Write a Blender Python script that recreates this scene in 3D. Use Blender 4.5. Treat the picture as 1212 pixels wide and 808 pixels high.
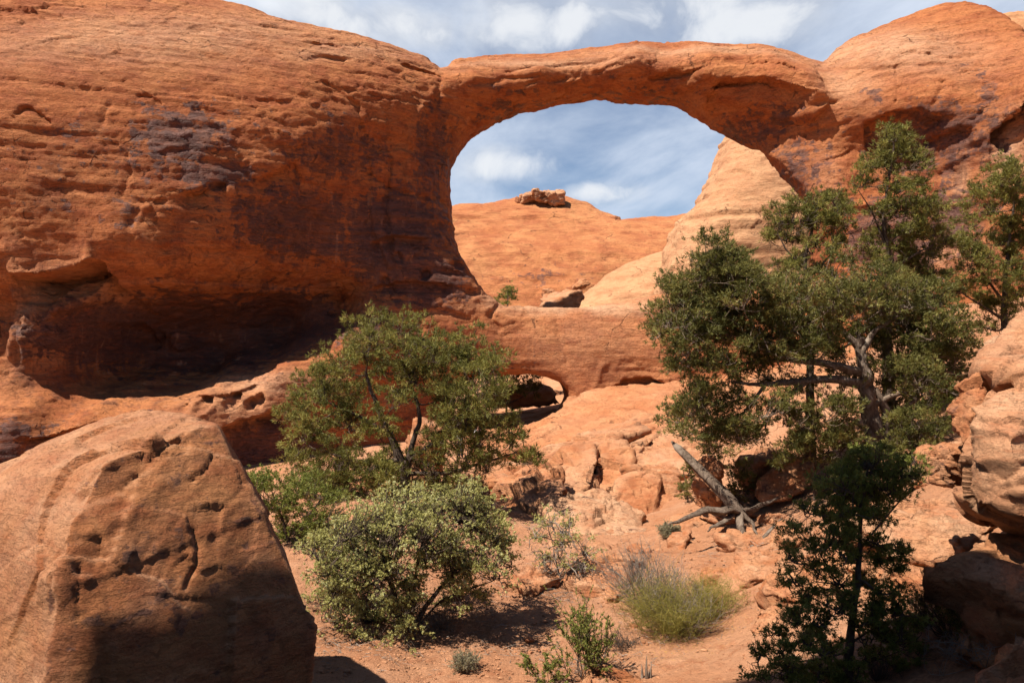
import bpy, math, random
import numpy as np
from mathutils import Vector

# ------------------------------------------------------------------ scene, camera, light
sc = bpy.context.scene
for _o in list(bpy.data.objects):
    bpy.data.objects.remove(_o)
COL = sc.collection
EYE = 5.0                 # eye height above the sandy floor
FPX = 942.7               # focal length in pixels of the 1212 x 808 photograph

cam = bpy.data.objects.new('camera', bpy.data.cameras.new('camera'))
COL.objects.link(cam)
cam.location = (0, 0, EYE)
cam.rotation_euler = (math.radians(90), 0, 0)
cam.data.lens = 28.0
cam.data.sensor_width = 36.0
cam.data.clip_start = 0.1
cam.data.clip_end = 8000
sc.camera = cam

SUN = Vector((-0.44, -0.29, 0.85)).normalized()
SUN_EL = math.asin(SUN.z)
SUN_AZ = math.atan2(SUN.x, SUN.y)          # clockwise from +Y

world = bpy.data.worlds.new('World')
sc.world = world
world.use_nodes = True


def build_world():
    nt = world.node_tree
    nt.nodes.clear()
    N, L = nt.nodes.new, nt.links.new
    out = N('ShaderNodeOutputWorld')
    bg = N('ShaderNodeBackground')
    sky = N('ShaderNodeTexSky')
    sky.sky_type = 'NISHITA'
    sky.sun_disc = False
    sky.sun_elevation = SUN_EL
    sky.sun_rotation = SUN_AZ
    sky.altitude = 1500
    sky.air_density = 1.0
    sky.dust_density = 0.6
    sky.ozone_density = 2.5
    tc = N('ShaderNodeTexCoord')
    sep = N('ShaderNodeSeparateXYZ')
    L(tc.outputs['Generated'], sep.inputs[0])

    def math_(op, a, b=None, c=None, clamp=False):
        m = N('ShaderNodeMath')
        m.operation = op
        m.use_clamp = clamp
        for i, v in enumerate((a, b, c)):
            if v is None:
                continue
            if isinstance(v, (int, float)):
                m.inputs[i].default_value = v
            else:
                L(v, m.inputs[i])
        return m.outputs[0]

    def ramp(v, lo, hi, t0=0.0, t1=1.0):
        m = N('ShaderNodeMapRange')
        m.interpolation_type = 'SMOOTHSTEP'
        L(v, m.inputs[0])
        for i_, x_ in enumerate((lo, hi, t0, t1)):
            m.inputs[i_ + 1].default_value = x_
        return m.outputs[0]

    zz = math_('ADD', math_('MAXIMUM', sep.outputs[2], 0.0), 0.10)
    comb = N('ShaderNodeCombineXYZ')           # the cloud layer overhead, seen in perspective
    L(math_('DIVIDE', sep.outputs[0], zz), comb.inputs[0])
    L(math_('DIVIDE', sep.outputs[1], zz), comb.inputs[1])

    def noise(vec, scale, detail, rough, dist=0.0, sx=1, sy=1, rot=0.0, off=(0, 0, 0)):
        mp = N('ShaderNodeMapping')
        mp.inputs['Location'].default_value = off
        mp.inputs['Rotation'].default_value = (0, 0, rot)
        mp.inputs['Scale'].default_value = (sx, sy, 1)
        L(vec, mp.inputs[0])
        n = N('ShaderNodeTexNoise')
        n.inputs['Scale'].default_value = scale
        n.inputs['Detail'].default_value = detail
        n.inputs['Roughness'].default_value = rough
        n.inputs['Distortion'].default_value = dist
        L(mp.outputs[0], n.inputs[0])
        return n.outputs[0]

    cirrus = noise(comb.outputs[0], 1.8, 9, 0.58, 0.4, sx=1.0, sy=0.55, rot=0.9, off=(3.1, 1.7, 0))
    veil = noise(comb.outputs[0], 0.55, 4, 0.5, 0.3, off=(7.3, 2.2, 0))
    c1 = ramp(math_('ADD', math_('MULTIPLY', cirrus, 0.62), math_('MULTIPLY', veil, 0.5)), 0.40, 0.68)
    # heaped clouds, each at its own direction in the sky
    puffn = noise(tc.outputs['Generated'], 11.0, 8, 0.58, 0.4)
    puffs = None
    for (px, py, rx, ry) in ((640, 26, 120, 44), (785, 6, 140, 46), (705, 228, 70, 18), (890, 28, 110, 34), (450, 30, 120, 30),
                             (375, 12, 90, 30), (600, 195, 90, 26)):
        d = Vector(((px - 606) / FPX, 1, (404 - py) / FPX)).normalized()
        k = 1.0 / d.y
        dx = math_('DIVIDE', math_('SUBTRACT', sep.outputs[0], d.x), rx / FPX / k)
        dz = math_('DIVIDE', math_('SUBTRACT', sep.outputs[2], d.z), ry / FPX / k)
        g = math_('SUBTRACT', 1.0, math_('ADD', math_('MULTIPLY', dx, dx), math_('MULTIPLY', dz, dz)))
        g = math_('MULTIPLY', g, ramp(sep.outputs[1], 0.0, 0.3))
        puffs = g if puffs is None else math_('MAXIMUM', puffs, g)
    p1 = ramp(math_('ADD', math_('MULTIPLY', math_('MAXIMUM', puffs, -0.5), 0.34), puffn), 0.46, 0.92)
    ahead = math_('MULTIPLY', ramp(sep.outputs[1], 0.25, 0.7), ramp(sep.outputs[2], 0.62, 0.42))   # the bank of cloud lies beyond the arch; overhead is clear
    dens = math_('MULTIPLY', ahead, math_('MAXIMUM', math_('ADD', math_('MULTIPLY', c1, 0.70), ramp(sep.outputs[2], 0.26, 0.40, 0.03, 0.40)), math_('MULTIPLY', p1, 0.9)))
    cl = N('ShaderNodeMixRGB')
    L(p1, cl.inputs[0])
    cl.inputs[1].default_value = (6.9, 7.6, 8.8, 1)
    cl.inputs[2].default_value = (8.3, 8.5, 8.8, 1)
    mix = N('ShaderNodeMixRGB')
    L(dens, mix.inputs[0])
    L(sky.outputs[0], mix.inputs[1])
    L(cl.outputs[0], mix.inputs[2])
    L(mix.outputs[0], bg.inputs[0])
    bg.inputs[1].default_value = 0.058
    L(bg.outputs[0], out.inputs[0])


build_world()
sun = bpy.data.objects.new('sun', bpy.data.lights.new('sun', 'SUN'))
COL.objects.link(sun)
sun.data.energy = 5.0
sun.data.angle = math.radians(0.53)
sun.data.color = (1.0, 0.93, 0.83)
sun.rotation_euler = SUN.to_track_quat('Z', 'Y').to_euler()
sun.location = SUN * 120

sc.view_settings.view_transform = 'Standard'
sc.view_settings.look = 'None'
sc.view_settings.gamma = 1.0
sc.view_settings.use_curve_mapping = False
sc.view_settings.exposure = 0.92
sc.render.engine = 'CYCLES'
sc.cycles.max_bounces = 4
sc.cycles.diffuse_bounces = 1
sc.cycles.transmission_bounces = 2
sc.cycles.use_denoising = True


# ------------------------------------------------------------------ numpy tools
def pix(px, py, Y):
    """World point at distance Y straight ahead that the photograph shows at pixel (px, py)."""
    return np.array([(px - 606) / FPX * Y, Y, EYE + (404 - py) / FPX * Y])


def _hash(ix, iy, iz, seed):
    h = (ix.astype(np.uint32) * np.uint32(374761393) + iy.astype(np.uint32) * np.uint32(668265263)
         + iz.astype(np.uint32) * np.uint32(2147483647) + np.uint32(seed * 974711 & 0xffffffff))
    h = (h ^ (h >> np.uint32(13))) * np.uint32(1274126177)
    h = (h ^ (h >> np.uint32(15))) * np.uint32(2246822519)
    return h ^ (h >> np.uint32(16))


_G = np.array([[1, 1, 0], [-1, 1, 0], [1, -1, 0], [-1, -1, 0], [1, 0, 1], [-1, 0, 1], [1, 0, -1], [-1, 0, -1],
               [0, 1, 1], [0, -1, 1], [0, 1, -1], [0, -1, -1], [1, 1, 0], [-1, 1, 0], [0, -1, 1], [0, -1, -1]], np.float32)


def noise3(p, seed=0):
    """Gradient noise, about -1..1, at points p (n,3)."""
    p = np.asarray(p, np.float32)
    out = np.empty(len(p), np.float32)
    for s in range(0, len(p), 400000):
        q = p[s:s + 400000]
        i = np.floor(q).astype(np.int32)
        f = q - i
        w = f * f * f * (f * (f * 6 - 15) + 10)
        acc = np.zeros(len(q), np.float32)
        for dx in (0, 1):
            wx = w[:, 0] if dx else 1 - w[:, 0]
            for dy in (0, 1):
                wy = w[:, 1] if dy else 1 - w[:, 1]
                for dz in (0, 1):
                    wz = w[:, 2] if dz else 1 - w[:, 2]
                    g = _G[_hash(i[:, 0] + dx, i[:, 1] + dy, i[:, 2] + dz, seed) & np.uint32(15)]
                    acc += wx * wy * wz * (g[:, 0] * (f[:, 0] - dx) + g[:, 1] * (f[:, 1] - dy) + g[:, 2] * (f[:, 2] - dz))
        out[s:s + 400000] = acc
    return out


def fbm(p, scale=1.0, octaves=4, seed=0, gain=0.5, lac=2.03, ridged=False):
    p = np.asarray(p, np.float32) * np.asarray(scale, np.float32)
    a, t, acc = 1.0, 0.0, 0
    for k in range(octaves):
        n = noise3(p, seed + k * 17)
        if ridged:
            n = 1 - 2 * np.abs(n) * 1.4
        acc = acc + a * n
        t += a
        a *= gain
        p = p * lac + 3.7
    return acc / t


def chips(p, seed=0, tilt=1.0):
    """Broken facets: each cell of a random tessellation is a flat piece with a tilt of its own; also the distance to the cell edge."""
    p = np.asarray(p, np.float32)
    out = np.empty(len(p), np.float32)
    edge = np.empty(len(p), np.float32)
    u = np.float32(1 / 4294967295.0)
    for s in range(0, len(p), 300000):
        q = p[s:s + 300000]
        i = np.floor(q).astype(np.int32)
        f = q - i
        best = np.full(len(q), 9e9, np.float32)
        second = best.copy()
        val = np.zeros(len(q), np.float32)
        for dx in (-1, 0, 1):
            for dy in (-1, 0, 1):
                for dz in (-1, 0, 1):
                    a, b, c = i[:, 0] + dx, i[:, 1] + dy, i[:, 2] + dz
                    h = [_hash(a, b, c, seed + k).astype(np.float32) * u for k in range(3)]
                    r = [f[:, k] - d - h[k] for k, d in enumerate((dx, dy, dz))]
                    d2 = r[0] * r[0] + r[1] * r[1] + r[2] * r[2]
                    g = [((hh * 7.31) % 1.0) - 0.5 for hh in h]
                    v = ((h[0] * 13.7 + h[1] * 5.1) % 1.0 - 0.5) * 0.5 + tilt * 1.6 * (r[0] * g[0] + r[1] * g[1] + r[2] * g[2])
                    m = d2 < best
                    second = np.where(m, best, np.minimum(second, d2))
                    best = np.where(m, d2, best)
                    val = np.where(m, v, val)
        out[s:s + 300000] = val
        edge[s:s + 300000] = np.sqrt(second) - np.sqrt(best)
    return out, edge


def sstep(x, a, b):
    t = np.clip((x - a) / (b - a), 0, 1)
    return t * t * (3 - 2 * t)


class TPS:
    """Smooth surface through scattered heights."""
    def __init__(self, xy, v, reg=0.0):
        self.xy = xy = np.asarray(xy, float)
        self.mu, self.sd = xy.mean(0), xy.std()
        q = (xy - self.mu) / self.sd
        n = len(q)
        d = np.linalg.norm(q[:, None] - q[None], axis=2)
        A = np.zeros((n + 3, n + 3))
        A[:n, :n] = self.phi(d) + reg * np.eye(n)
        A[:n, n] = 1
        A[:n, n + 1:] = q
        A[n, :n] = 1
        A[n + 1:, :n] = q.T
        self.w = np.linalg.solve(A, np.r_[np.asarray(v, float), 0, 0, 0])
        self.q = q

    @staticmethod
    def phi(d):
        return np.where(d > 1e-9, d * d * np.log(np.maximum(d, 1e-9)), 0)

    def __call__(self, x, y):
        x, y = np.broadcast_arrays(np.asarray(x, float), np.asarray(y, float))
        shp = x.shape
        p = (np.c_[x.ravel(), y.ravel()] - self.mu) / self.sd
        out = np.empty(len(p))
        n = len(self.q)
        for s in range(0, len(p), 30000):
            c = p[s:s + 30000]
            d = np.sqrt((c[:, :1] - self.q[:, 0]) ** 2 + (c[:, 1:] - self.q[:, 1]) ** 2)
            out[s:s + 30000] = self.phi(d) @ self.w[:n] + self.w[n] + c @ self.w[n + 1:]
        return out.reshape(shp)


def poly_sd(poly, x, y):
    """Signed distance to a closed polygon, negative inside."""
    poly = np.asarray(poly, float)
    d = np.full(x.shape, 1e18)
    ins = np.zeros(x.shape, bool)
    n = len(poly)
    for i in range(n):
        a, b = poly[i], poly[(i + 1) % n]
        e = b - a
        wx, wy = x - a[0], y - a[1]
        t = np.clip((wx * e[0] + wy * e[1]) / max(e @ e, 1e-12), 0, 1)
        d = np.minimum(d, (wx - e[0] * t) ** 2 + (wy - e[1] * t) ** 2)
        if a[1] != b[1]:
            c = ((a[1] <= y) != (b[1] <= y)) & (x < (b[0] - a[0]) * (y - a[1]) / (b[1] - a[1]) + a[0])
            ins ^= c
    d = np.sqrt(d)
    return np.where(ins, -d, d)


def line_sd(pts, x, y):
    """Distance to an open polyline, and the signed side (positive = greater y on the picture = below)."""
    pts = np.asarray(pts, float)
    best = np.full(x.shape, 1e18)
    side = np.zeros(x.shape)
    tt = np.zeros(x.shape)
    n = len(pts) - 1
    for i in range(n):
        a, b = pts[i], pts[i + 1]
        e = b - a
        wx, wy = x - a[0], y - a[1]
        t = np.clip((wx * e[0] + wy * e[1]) / max(e @ e, 1e-12), 0, 1)
        d = (wx - e[0] * t) ** 2 + (wy - e[1] * t) ** 2
        m = d < best
        best = np.where(m, d, best)
        side = np.where(m, e[0] * wy - e[1] * wx, side)
        tt = np.where(m, (i + t) / n, tt)
    return np.sqrt(best), np.sign(side), tt


def surface_nets(F, org, h):
    """Quads on the zero level of F (negative inside); vertex positions in grid axes."""
    nx, ny, nz = F.shape
    S = F < 0
    cnt = np.zeros((nx - 1, ny - 1, nz - 1), np.int8)
    for a in (0, 1):
        for b in (0, 1):
            for c in (0, 1):
                cnt += S[a:nx - 1 + a, b:ny - 1 + b, c:nz - 1 + c]
    act = (cnt > 0) & (cnt < 8)
    I, J, K = np.nonzero(act)
    idx = np.full(act.shape, -1, np.int32)
    idx[I, J, K] = np.arange(len(I), dtype=np.int32)
    val = {}
    for a in (0, 1):
        for b in (0, 1):
            for c in (0, 1):
                val[a, b, c] = F[I + a, J + b, K + c].astype(np.float32)
    acc = np.zeros((len(I), 3), np.float32)
    n = np.zeros(len(I), np.float32)
    corners = list(val)
    for p in corners:
        for ax in range(3):
            if p[ax] == 1:
                continue
            q = list(p)
            q[ax] = 1
            q = tuple(q)
            v0, v1 = val[p], val[q]
            m = (v0 < 0) != (v1 < 0)
            t = np.where(m, v0 / np.where(m, v0 - v1, 1), 0)
            for k in range(3):
                acc[:, k] += np.where(m, p[k] + (t if k == ax else 0), 0)
            n += m
    pos = (np.c_[I, J, K] + acc / n[:, None]) * h + np.asarray(org, np.float32)
    quads = []
    for ax in range(3):
        sl0, sl1 = [slice(None)] * 3, [slice(None)] * 3
        sl0[ax], sl1[ax] = slice(0, -1), slice(1, None)
        a, b = S[tuple(sl0)], S[tuple(sl1)]
        ch = np.array(np.nonzero(a != b))
        o1, o2 = [(1, 2), (2, 0), (0, 1)][ax]
        ok = (ch[o1] > 0) & (ch[o2] > 0) & (ch[o1] < F.shape[o1] - 1) & (ch[o2] < F.shape[o2] - 1)
        ch = ch[:, ok]
        inside_first = a[tuple(ch)]

        def cell(d1, d2):
            c = ch.copy()
            c[o1] -= d1
            c[o2] -= d2
            return idx[tuple(c)]
        q = np.stack([cell(1, 1), cell(0, 1), cell(0, 0), cell(1, 0)], 1)
        q[~inside_first] = q[~inside_first][:, ::-1]
        quads.append(q)
    return pos, np.concatenate(quads)


def make_mesh(name, V, F, mat=None, smooth=True, attrs=None):
    """One mesh object from vertex and face arrays (all faces of one size)."""
    me = bpy.data.meshes.new(name)
    V = np.ascontiguousarray(V, np.float32)
    F = np.ascontiguousarray(F, np.int32)
    k = F.shape[1]
    me.vertices.add(len(V))
    me.vertices.foreach_set('co', V.ravel())
    me.loops.add(F.size)
    me.loops.foreach_set('vertex_index', F.ravel())
    me.polygons.add(len(F))
    me.polygons.foreach_set('loop_start', np.arange(0, F.size, k, dtype=np.int32))
    me.polygons.foreach_set('use_smooth', np.full(len(F), smooth))
    for an, av in (attrs or {}).items():
        at = me.attributes.new(an, 'FLOAT', 'POINT' if len(av) == len(V) else 'FACE')
        at.data.foreach_set('value', np.ascontiguousarray(av, np.float32))
    me.update(calc_edges=True)
    me.validate()
    if mat:
        me.materials.append(mat)
    o = bpy.data.objects.new(name, me)
    COL.objects.link(o)
    return o


def normals_of(V, F):
    V = np.asarray(V, np.float64)
    n = np.cross(V[F[:, 2]] - V[F[:, 0]], V[F[:, -1]] - V[F[:, 1]])
    out = np.zeros_like(V)
    for k in range(F.shape[1]):
        for c in range(3):
            out[:, c] += np.bincount(F[:, k], n[:, c], len(V))
    return out / np.maximum(np.linalg.norm(out, axis=1, keepdims=True), 1e-9)


def tag(o, label=None, cat=None, group=None, kind=None):
    if label:
        o['label'] = label
    if cat:
        o['category'] = cat
    if group:
        o['group'] = group
    if kind:
        o['kind'] = kind
    return o


def empty(name, loc, label, cat, group=None):
    o = bpy.data.objects.new(name, None)
    COL.objects.link(o)
    o.location = [float(c) for c in loc]
    o.empty_display_size = 0.2
    return tag(o, label, cat, group)


def parent(o, root):
    """Parts are modelled in world coordinates; hand them to their thing without moving them."""
    o.parent = root
    o.location = -root.location
    return o


# ------------------------------------------------------------------ materials
class Nodes:
    def __init__(self, name):
        self.mat = bpy.data.materials.new(name)
        self.mat.use_nodes = True
        self.nt = self.mat.node_tree
        self.nt.nodes.clear()
        self.out = self.new('ShaderNodeOutputMaterial')

    def new(self, t):
        return self.nt.nodes.new(t)

    def put(self, sock, v):
        if isinstance(v, (int, float)):
            sock.default_value = v
        elif isinstance(v, tuple):
            sock.default_value = v if len(v) == 4 or sock.type == 'VECTOR' else v + (1,)
        else:
            self.nt.links.new(v, sock)

    def math(self, op, a, b=0.0, clamp=False):
        m = self.new('ShaderNodeMath')
        m.operation = op
        m.use_clamp = clamp
        self.put(m.inputs[0], a)
        self.put(m.inputs[1], b)
        return m.outputs[0]

    def mix(self, f, a, b, mode='MIX'):
        m = self.new('ShaderNodeMixRGB')
        m.blend_type = mode
        self.put(m.inputs[0], f)
        self.put(m.inputs[1], a)
        self.put(m.inputs[2], b)
        return m.outputs[0]

    def ramp(self, v, lo, hi, t0=0.0, t1=1.0, smooth=True):
        m = self.new('ShaderNodeMapRange')
        m.interpolation_type = 'SMOOTHSTEP' if smooth else 'LINEAR'
        self.put(m.inputs[0], v)
        for i, x in enumerate((lo, hi, t0, t1)):
            m.inputs[i + 1].default_value = x
        return m.outputs[0]

    def pos(self, scale=(1, 1, 1), rot=(0, 0, 0), obj=False):
        mp = self.new('ShaderNodeMapping')
        mp.inputs['Scale'].default_value = scale
        mp.inputs['Rotation'].default_value = rot
        if obj:
            self.put(mp.inputs[0], self.new('ShaderNodeTexCoord').outputs['Object'])
        else:
            self.put(mp.inputs[0], self.new('ShaderNodeNewGeometry').outputs['Position'])
        return mp.outputs[0]

    def noise(self, vec, scale, detail=4.0, rough=0.55, dist=0.0):
        n = self.new('ShaderNodeTexNoise')
        self.put(n.inputs['Vector'], vec)
        n.inputs['Scale'].default_value = scale
        n.inputs['Detail'].default_value = detail
        n.inputs['Roughness'].default_value = rough
        n.inputs['Distortion'].default_value = dist
        return n.outputs[0]

    def attr(self, name):
        a = self.new('ShaderNodeAttribute')
        a.attribute_name = name
        return a.outputs['Fac']

    def bump(self, height, dist, strength=1.0, normal=None):
        b = self.new('ShaderNodeBump')
        b.inputs['Strength'].default_value = strength
        b.inputs['Distance'].default_value = dist
        self.put(b.inputs['Height'], height)
        if normal is not None:
            self.put(b.inputs['Normal'], normal)
        return b.outputs[0]

    def finish(self, color, rough=0.9, normal=None, spec=0.15, translucent=None):
        p = self.new('ShaderNodeBsdfPrincipled')
        self.put(p.inputs['Base Color'], color)
        self.put(p.inputs['Roughness'], rough)
        p.inputs['Specular IOR Level'].default_value = spec
        if normal is not None:
            self.put(p.inputs['Normal'], normal)
        surf = p.outputs[0]
        if translucent:
            t = self.new('ShaderNodeBsdfTranslucent')
            self.put(t.inputs[0], color)
            ms = self.new('ShaderNodeMixShader')
            ms.inputs[0].default_value = translucent
            self.nt.links.new(surf, ms.inputs[1])
            self.nt.links.new(t.outputs[0], ms.inputs[2])
            surf = ms.outputs[0]
        self.nt.links.new(surf, self.out.inputs[0])
        return self.mat


def rock_material(name, light, mid, deep, varnish_shade, s=1.0, strata=0.6, vlevel=0.0, bump=1.0, lichen=0.0, fine=1.0, fbig=True):
    """Sandstone. s is the size of its markings: 1 for the cliffs, larger numbers for near boulders."""
    m = Nodes(name)
    P = m.pos()
    Ps = m.pos((1, 1, 2.3), (0.12, 0.05, 0))
    Pv = m.pos((1.0, 1.0, 0.10))
    big = m.noise(P, 0.16 * s, 6, 0.6, 0.4)
    med = m.noise(P, 0.9 * s, 7, 0.62, 0.5)
    lay = m.noise(Ps, 0.55 * s, 7, 0.62, 0.25)
    grain = m.noise(P, 22 * fine, 5, 0.7)
    flake = m.noise(Ps, 1.15 * s, 9, 0.64, 0.25)
    col = m.mix(m.ramp(big, 0.34, 0.66), mid, light)
    col = m.mix(m.ramp(lay, 0.40, 0.66, 0, 0.75), col, deep)
    col = m.mix(m.ramp(med, 0.52, 0.75, 0, 0.55), col, light)
    pale = m.attr('pale')
    col = m.mix(m.math('MULTIPLY', pale, m.ramp(med, 0.2, 0.6, 0.45, 0.95)), col, (0.49, 0.29, 0.17))
    # desert varnish: dark patches with their own ragged edges, and vertical water streaks; some masks also carry painted shade
    va = m.math('ADD', m.attr('varnish_shade'), vlevel)
    drip = m.noise(m.pos((1, 1, 0.22)), 1.7 * s, 7, 0.62, 0.3)
    vn = m.math('ADD', m.math('MULTIPLY', flake, 0.6), m.math('MULTIPLY', drip, 0.4))
    vm = m.ramp(m.math('ADD', vn, m.math('MULTIPLY', va, 0.32)), 0.66, 0.72)
    vm2 = m.ramp(m.math('ADD', big, m.math('MULTIPLY', va, 0.4)), 0.60, 0.95, 0, 0.6)
    col = m.mix(vm2, col, m.mix(0.5, deep, varnish_shade))
    col = m.mix(m.math('MULTIPLY', vm, m.ramp(med, 0.3, 0.6, 0.55, 0.92)), col, varnish_shade)
    st = m.noise(Pv, 1.5 * s, 5, 0.6, 0.2)
    sa = m.attr('streak')
    col = m.mix(m.math('MULTIPLY', sa, m.ramp(st, 0.48, 0.66, 0, 0.85)), col, (0.10, 0.045, 0.032))
    col = m.mix(m.math('MULTIPLY', sa, m.ramp(st, 0.40, 0.30, 0, 0.6)), col, (0.41, 0.21, 0.125))
    if lichen:
        li = m.noise(P, 7 * s, 6, 0.7)
        col = m.mix(m.ramp(li, 0.62, 0.70, 0, lichen), col, (0.16, 0.10, 0.07))
    # joints and bedding cracks: thin, broken lines
    wp = m.new('ShaderNodeVectorMath')
    wp.operation = 'MULTIPLY_ADD'
    nz = m.new('ShaderNodeTexNoise')
    nz.inputs['Scale'].default_value = 0.9 * s
    nz.inputs['Detail'].default_value = 5
    m.put(nz.inputs['Vector'], P)
    m.put(wp.inputs[0], nz.outputs['Color'])
    wp.inputs[1].default_value = (1.1 / s, 1.1 / s, 0.9 / s)
    m.put(wp.inputs[2], P)
    mp = m.new('ShaderNodeMapping')
    mp.inputs['Scale'].default_value = (0.30 * s, 0.30 * s, 0.75 * s)
    m.put(mp.inputs[0], wp.outputs[0])
    vo = m.new('ShaderNodeTexVoronoi')
    vo.feature = 'DISTANCE_TO_EDGE'
    vo.inputs['Scale'].default_value = 1.0
    m.put(vo.inputs['Vector'], mp.outputs[0])
    crack = m.math('MULTIPLY', m.ramp(vo.outputs['Distance'], 0.020, 0.004), m.math('MULTIPLY', m.ramp(med, 0.50, 0.60), m.ramp(big, 0.46, 0.56)))
    col = m.mix(m.math('MULTIPLY', crack, 0.6), col, (0.075, 0.03, 0.02))
    g2 = m.ramp(grain, 0.25, 0.75, 0.82, 1.16, smooth=False)
    cc = m.new('ShaderNodeCombineXYZ')
    for i in range(3):
        m.put(cc.inputs[i], g2)
    col = m.mix(1.0, col, cc.outputs[0], 'MULTIPLY')
    # relief finer than the mesh
    steps = m.math('ADD', m.ramp(flake, 0.42, 0.46), m.math('ADD', m.ramp(flake, 0.54, 0.57), m.ramp(flake, 0.64, 0.66)))
    n = m.bump(m.noise(P, 0.8 * s, 9, 0.62, 0.2), 0.17 / s * bump, 1.0)
    thin = m.noise(m.pos((1, 1, 8.0), (0.05, 0.03, 0)), 0.8 * s, 8, 0.68, 0.2)
    n = m.bump(m.math('ADD', thin, m.ramp(thin, 0.50, 0.53, 0, 0.35)), 0.10 * strata / s * bump, 1.0, n)
    col = m.mix(m.ramp(thin, 0.52, 0.66, 0, 0.45), col, deep)
    n = m.bump(m.math('ADD', m.math('MULTIPLY', steps, 0.75 * strata - 0.08), m.math('MULTIPLY', lay, strata)), 0.10 / s * bump, 1.0, n)
    n = m.bump(m.math('MULTIPLY', crack, -1.0), 0.12 / s * bump, 1.0, n)
    n = m.bump(m.noise(P, 6.0 * fine, 8, 0.72), 0.05 * bump / fine, 0.9, n)
    n = m.bump(grain, 0.012 * bump / fine, 0.7, n)
    return m.finish(col, m.ramp(vm, 0, 1, 0.92, 0.62), n, 0.2)


M = {}
M['cliff'] = rock_material('cliff_sandstone', (0.394, 0.150, 0.054), (0.333, 0.108, 0.037), (0.227, 0.059, 0.022), (0.088, 0.042, 0.034), 1.0, 0.4)
M['dome'] = rock_material('dome_sandstone', (0.455, 0.196, 0.079), (0.388, 0.138, 0.052), (0.278, 0.084, 0.035), (0.125, 0.052, 0.037), 0.7, 0.5, -0.1, 0.6, fine=0.5)
M['buttress'] = rock_material('pale_sandstone', (0.468, 0.252, 0.123), (0.421, 0.200, 0.091), (0.335, 0.134, 0.058), (0.156, 0.079, 0.051), 1.0, 0.4, -0.15, 0.7, fine=0.7)
M['ledge'] = rock_material('slickrock', (0.429, 0.187, 0.081), (0.378, 0.145, 0.059), (0.296, 0.097, 0.038), (0.156, 0.070, 0.044), 1.0, 0.55, -0.1, 0.5)
M['boulder'] = rock_material('boulder_sandstone', (0.429, 0.196, 0.090), (0.378, 0.145, 0.059), (0.289, 0.090, 0.034), (0.133, 0.058, 0.036), 2.6, 0.35, 0.0, 1.05, 0.5, 1.8)
M['near'] = rock_material('near_boulder_sandstone', (0.370, 0.161, 0.064), (0.318, 0.117, 0.044), (0.237, 0.069, 0.026), (0.096, 0.040, 0.026), 2.6, 0.3, 0.06, 1.25, 0.75, 2.2)


def ground_material():
    m = Nodes('red_sand')
    P = m.pos()
    a = m.noise(P, 0.35, 6, 0.6)
    b = m.noise(P, 2.6, 7, 0.62, 0.3)
    g = m.noise(P, 60, 4, 0.7)
    col = m.mix(m.ramp(a, 0.35, 0.65), (0.44, 0.20, 0.10), (0.50, 0.255, 0.142))
    col = m.mix(m.ramp(b, 0.50, 0.72, 0, 0.6), col, (0.31, 0.105, 0.045))
    sp = m.noise(P, 22.0, 5, 0.75)
    col = m.mix(m.ramp(sp, 0.61, 0.66, 0, 0.6), col, (0.15, 0.06, 0.035))
    lit = m.noise(P, 9.0, 6, 0.75, 0.6)
    col = m.mix(m.math('MULTIPLY', m.attr('litter'), m.ramp(lit, 0.42, 0.62)), col, (0.13, 0.065, 0.038))
    ye = m.noise(P, 18.0, 5, 0.8, 0.3)
    col = m.mix(m.math('MULTIPLY', m.attr('pollen'), m.ramp(ye, 0.52, 0.66, 0, 0.6)), col, (0.50, 0.30, 0.05))
    col = m.mix(m.ramp(g, 0.62, 0.74, 0, 0.45), col, (0.62, 0.38, 0.24))
    col = m.mix(m.ramp(g, 0.38, 0.28, 0, 0.4), col, (0.2, 0.07, 0.035))
    n = m.bump(m.noise(P, 1.8, 8, 0.66), 0.26, 1.0)
    n = m.bump(m.noise(P, 11, 7, 0.74), 0.055, 1.0, n)
    n = m.bump(g, 0.008, 0.8, n)
    return m.finish(col, 0.95, n, 0.1)


M['sand'] = ground_material()


def leaf_material(name, a, b, c, dry=(0.22, 0.13, 0.05)):
    m = Nodes(name)
    r = m.attr('leaf')
    col = m.mix(m.ramp(r, 0.0, 0.5, smooth=False), a, b)
    col = m.mix(m.ramp(r, 0.5, 0.93, smooth=False), col, c)
    col = m.mix(m.ramp(r, 0.965, 0.97), col, dry)
    return m.finish(col, 0.6, None, 0.25, 0.35)


M['pinyon'] = leaf_material('pinyon_needles', (0.097, 0.095, 0.020), (0.190, 0.176, 0.038), (0.307, 0.265, 0.063))
M['juniper'] = leaf_material('juniper_scales', (0.076, 0.076, 0.017), (0.147, 0.136, 0.033), (0.247, 0.214, 0.055))
M['olive'] = leaf_material('olive_juniper_scales', (0.305, 0.288, 0.088), (0.504, 0.460, 0.156), (0.620, 0.620, 0.312), (0.427, 0.207, 0.060))
M['green'] = leaf_material('bright_green_leaves', (0.117, 0.134, 0.024), (0.195, 0.207, 0.040), (0.283, 0.276, 0.064))
M['ephedra'] = leaf_material('yellow_green_stems', (0.20, 0.18, 0.035), (0.33, 0.28, 0.06), (0.44, 0.36, 0.10), (0.40, 0.26, 0.08))
M['sage'] = leaf_material('grey_sage_leaves', (0.195, 0.172, 0.090), (0.293, 0.247, 0.140), (0.390, 0.333, 0.200))


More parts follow.
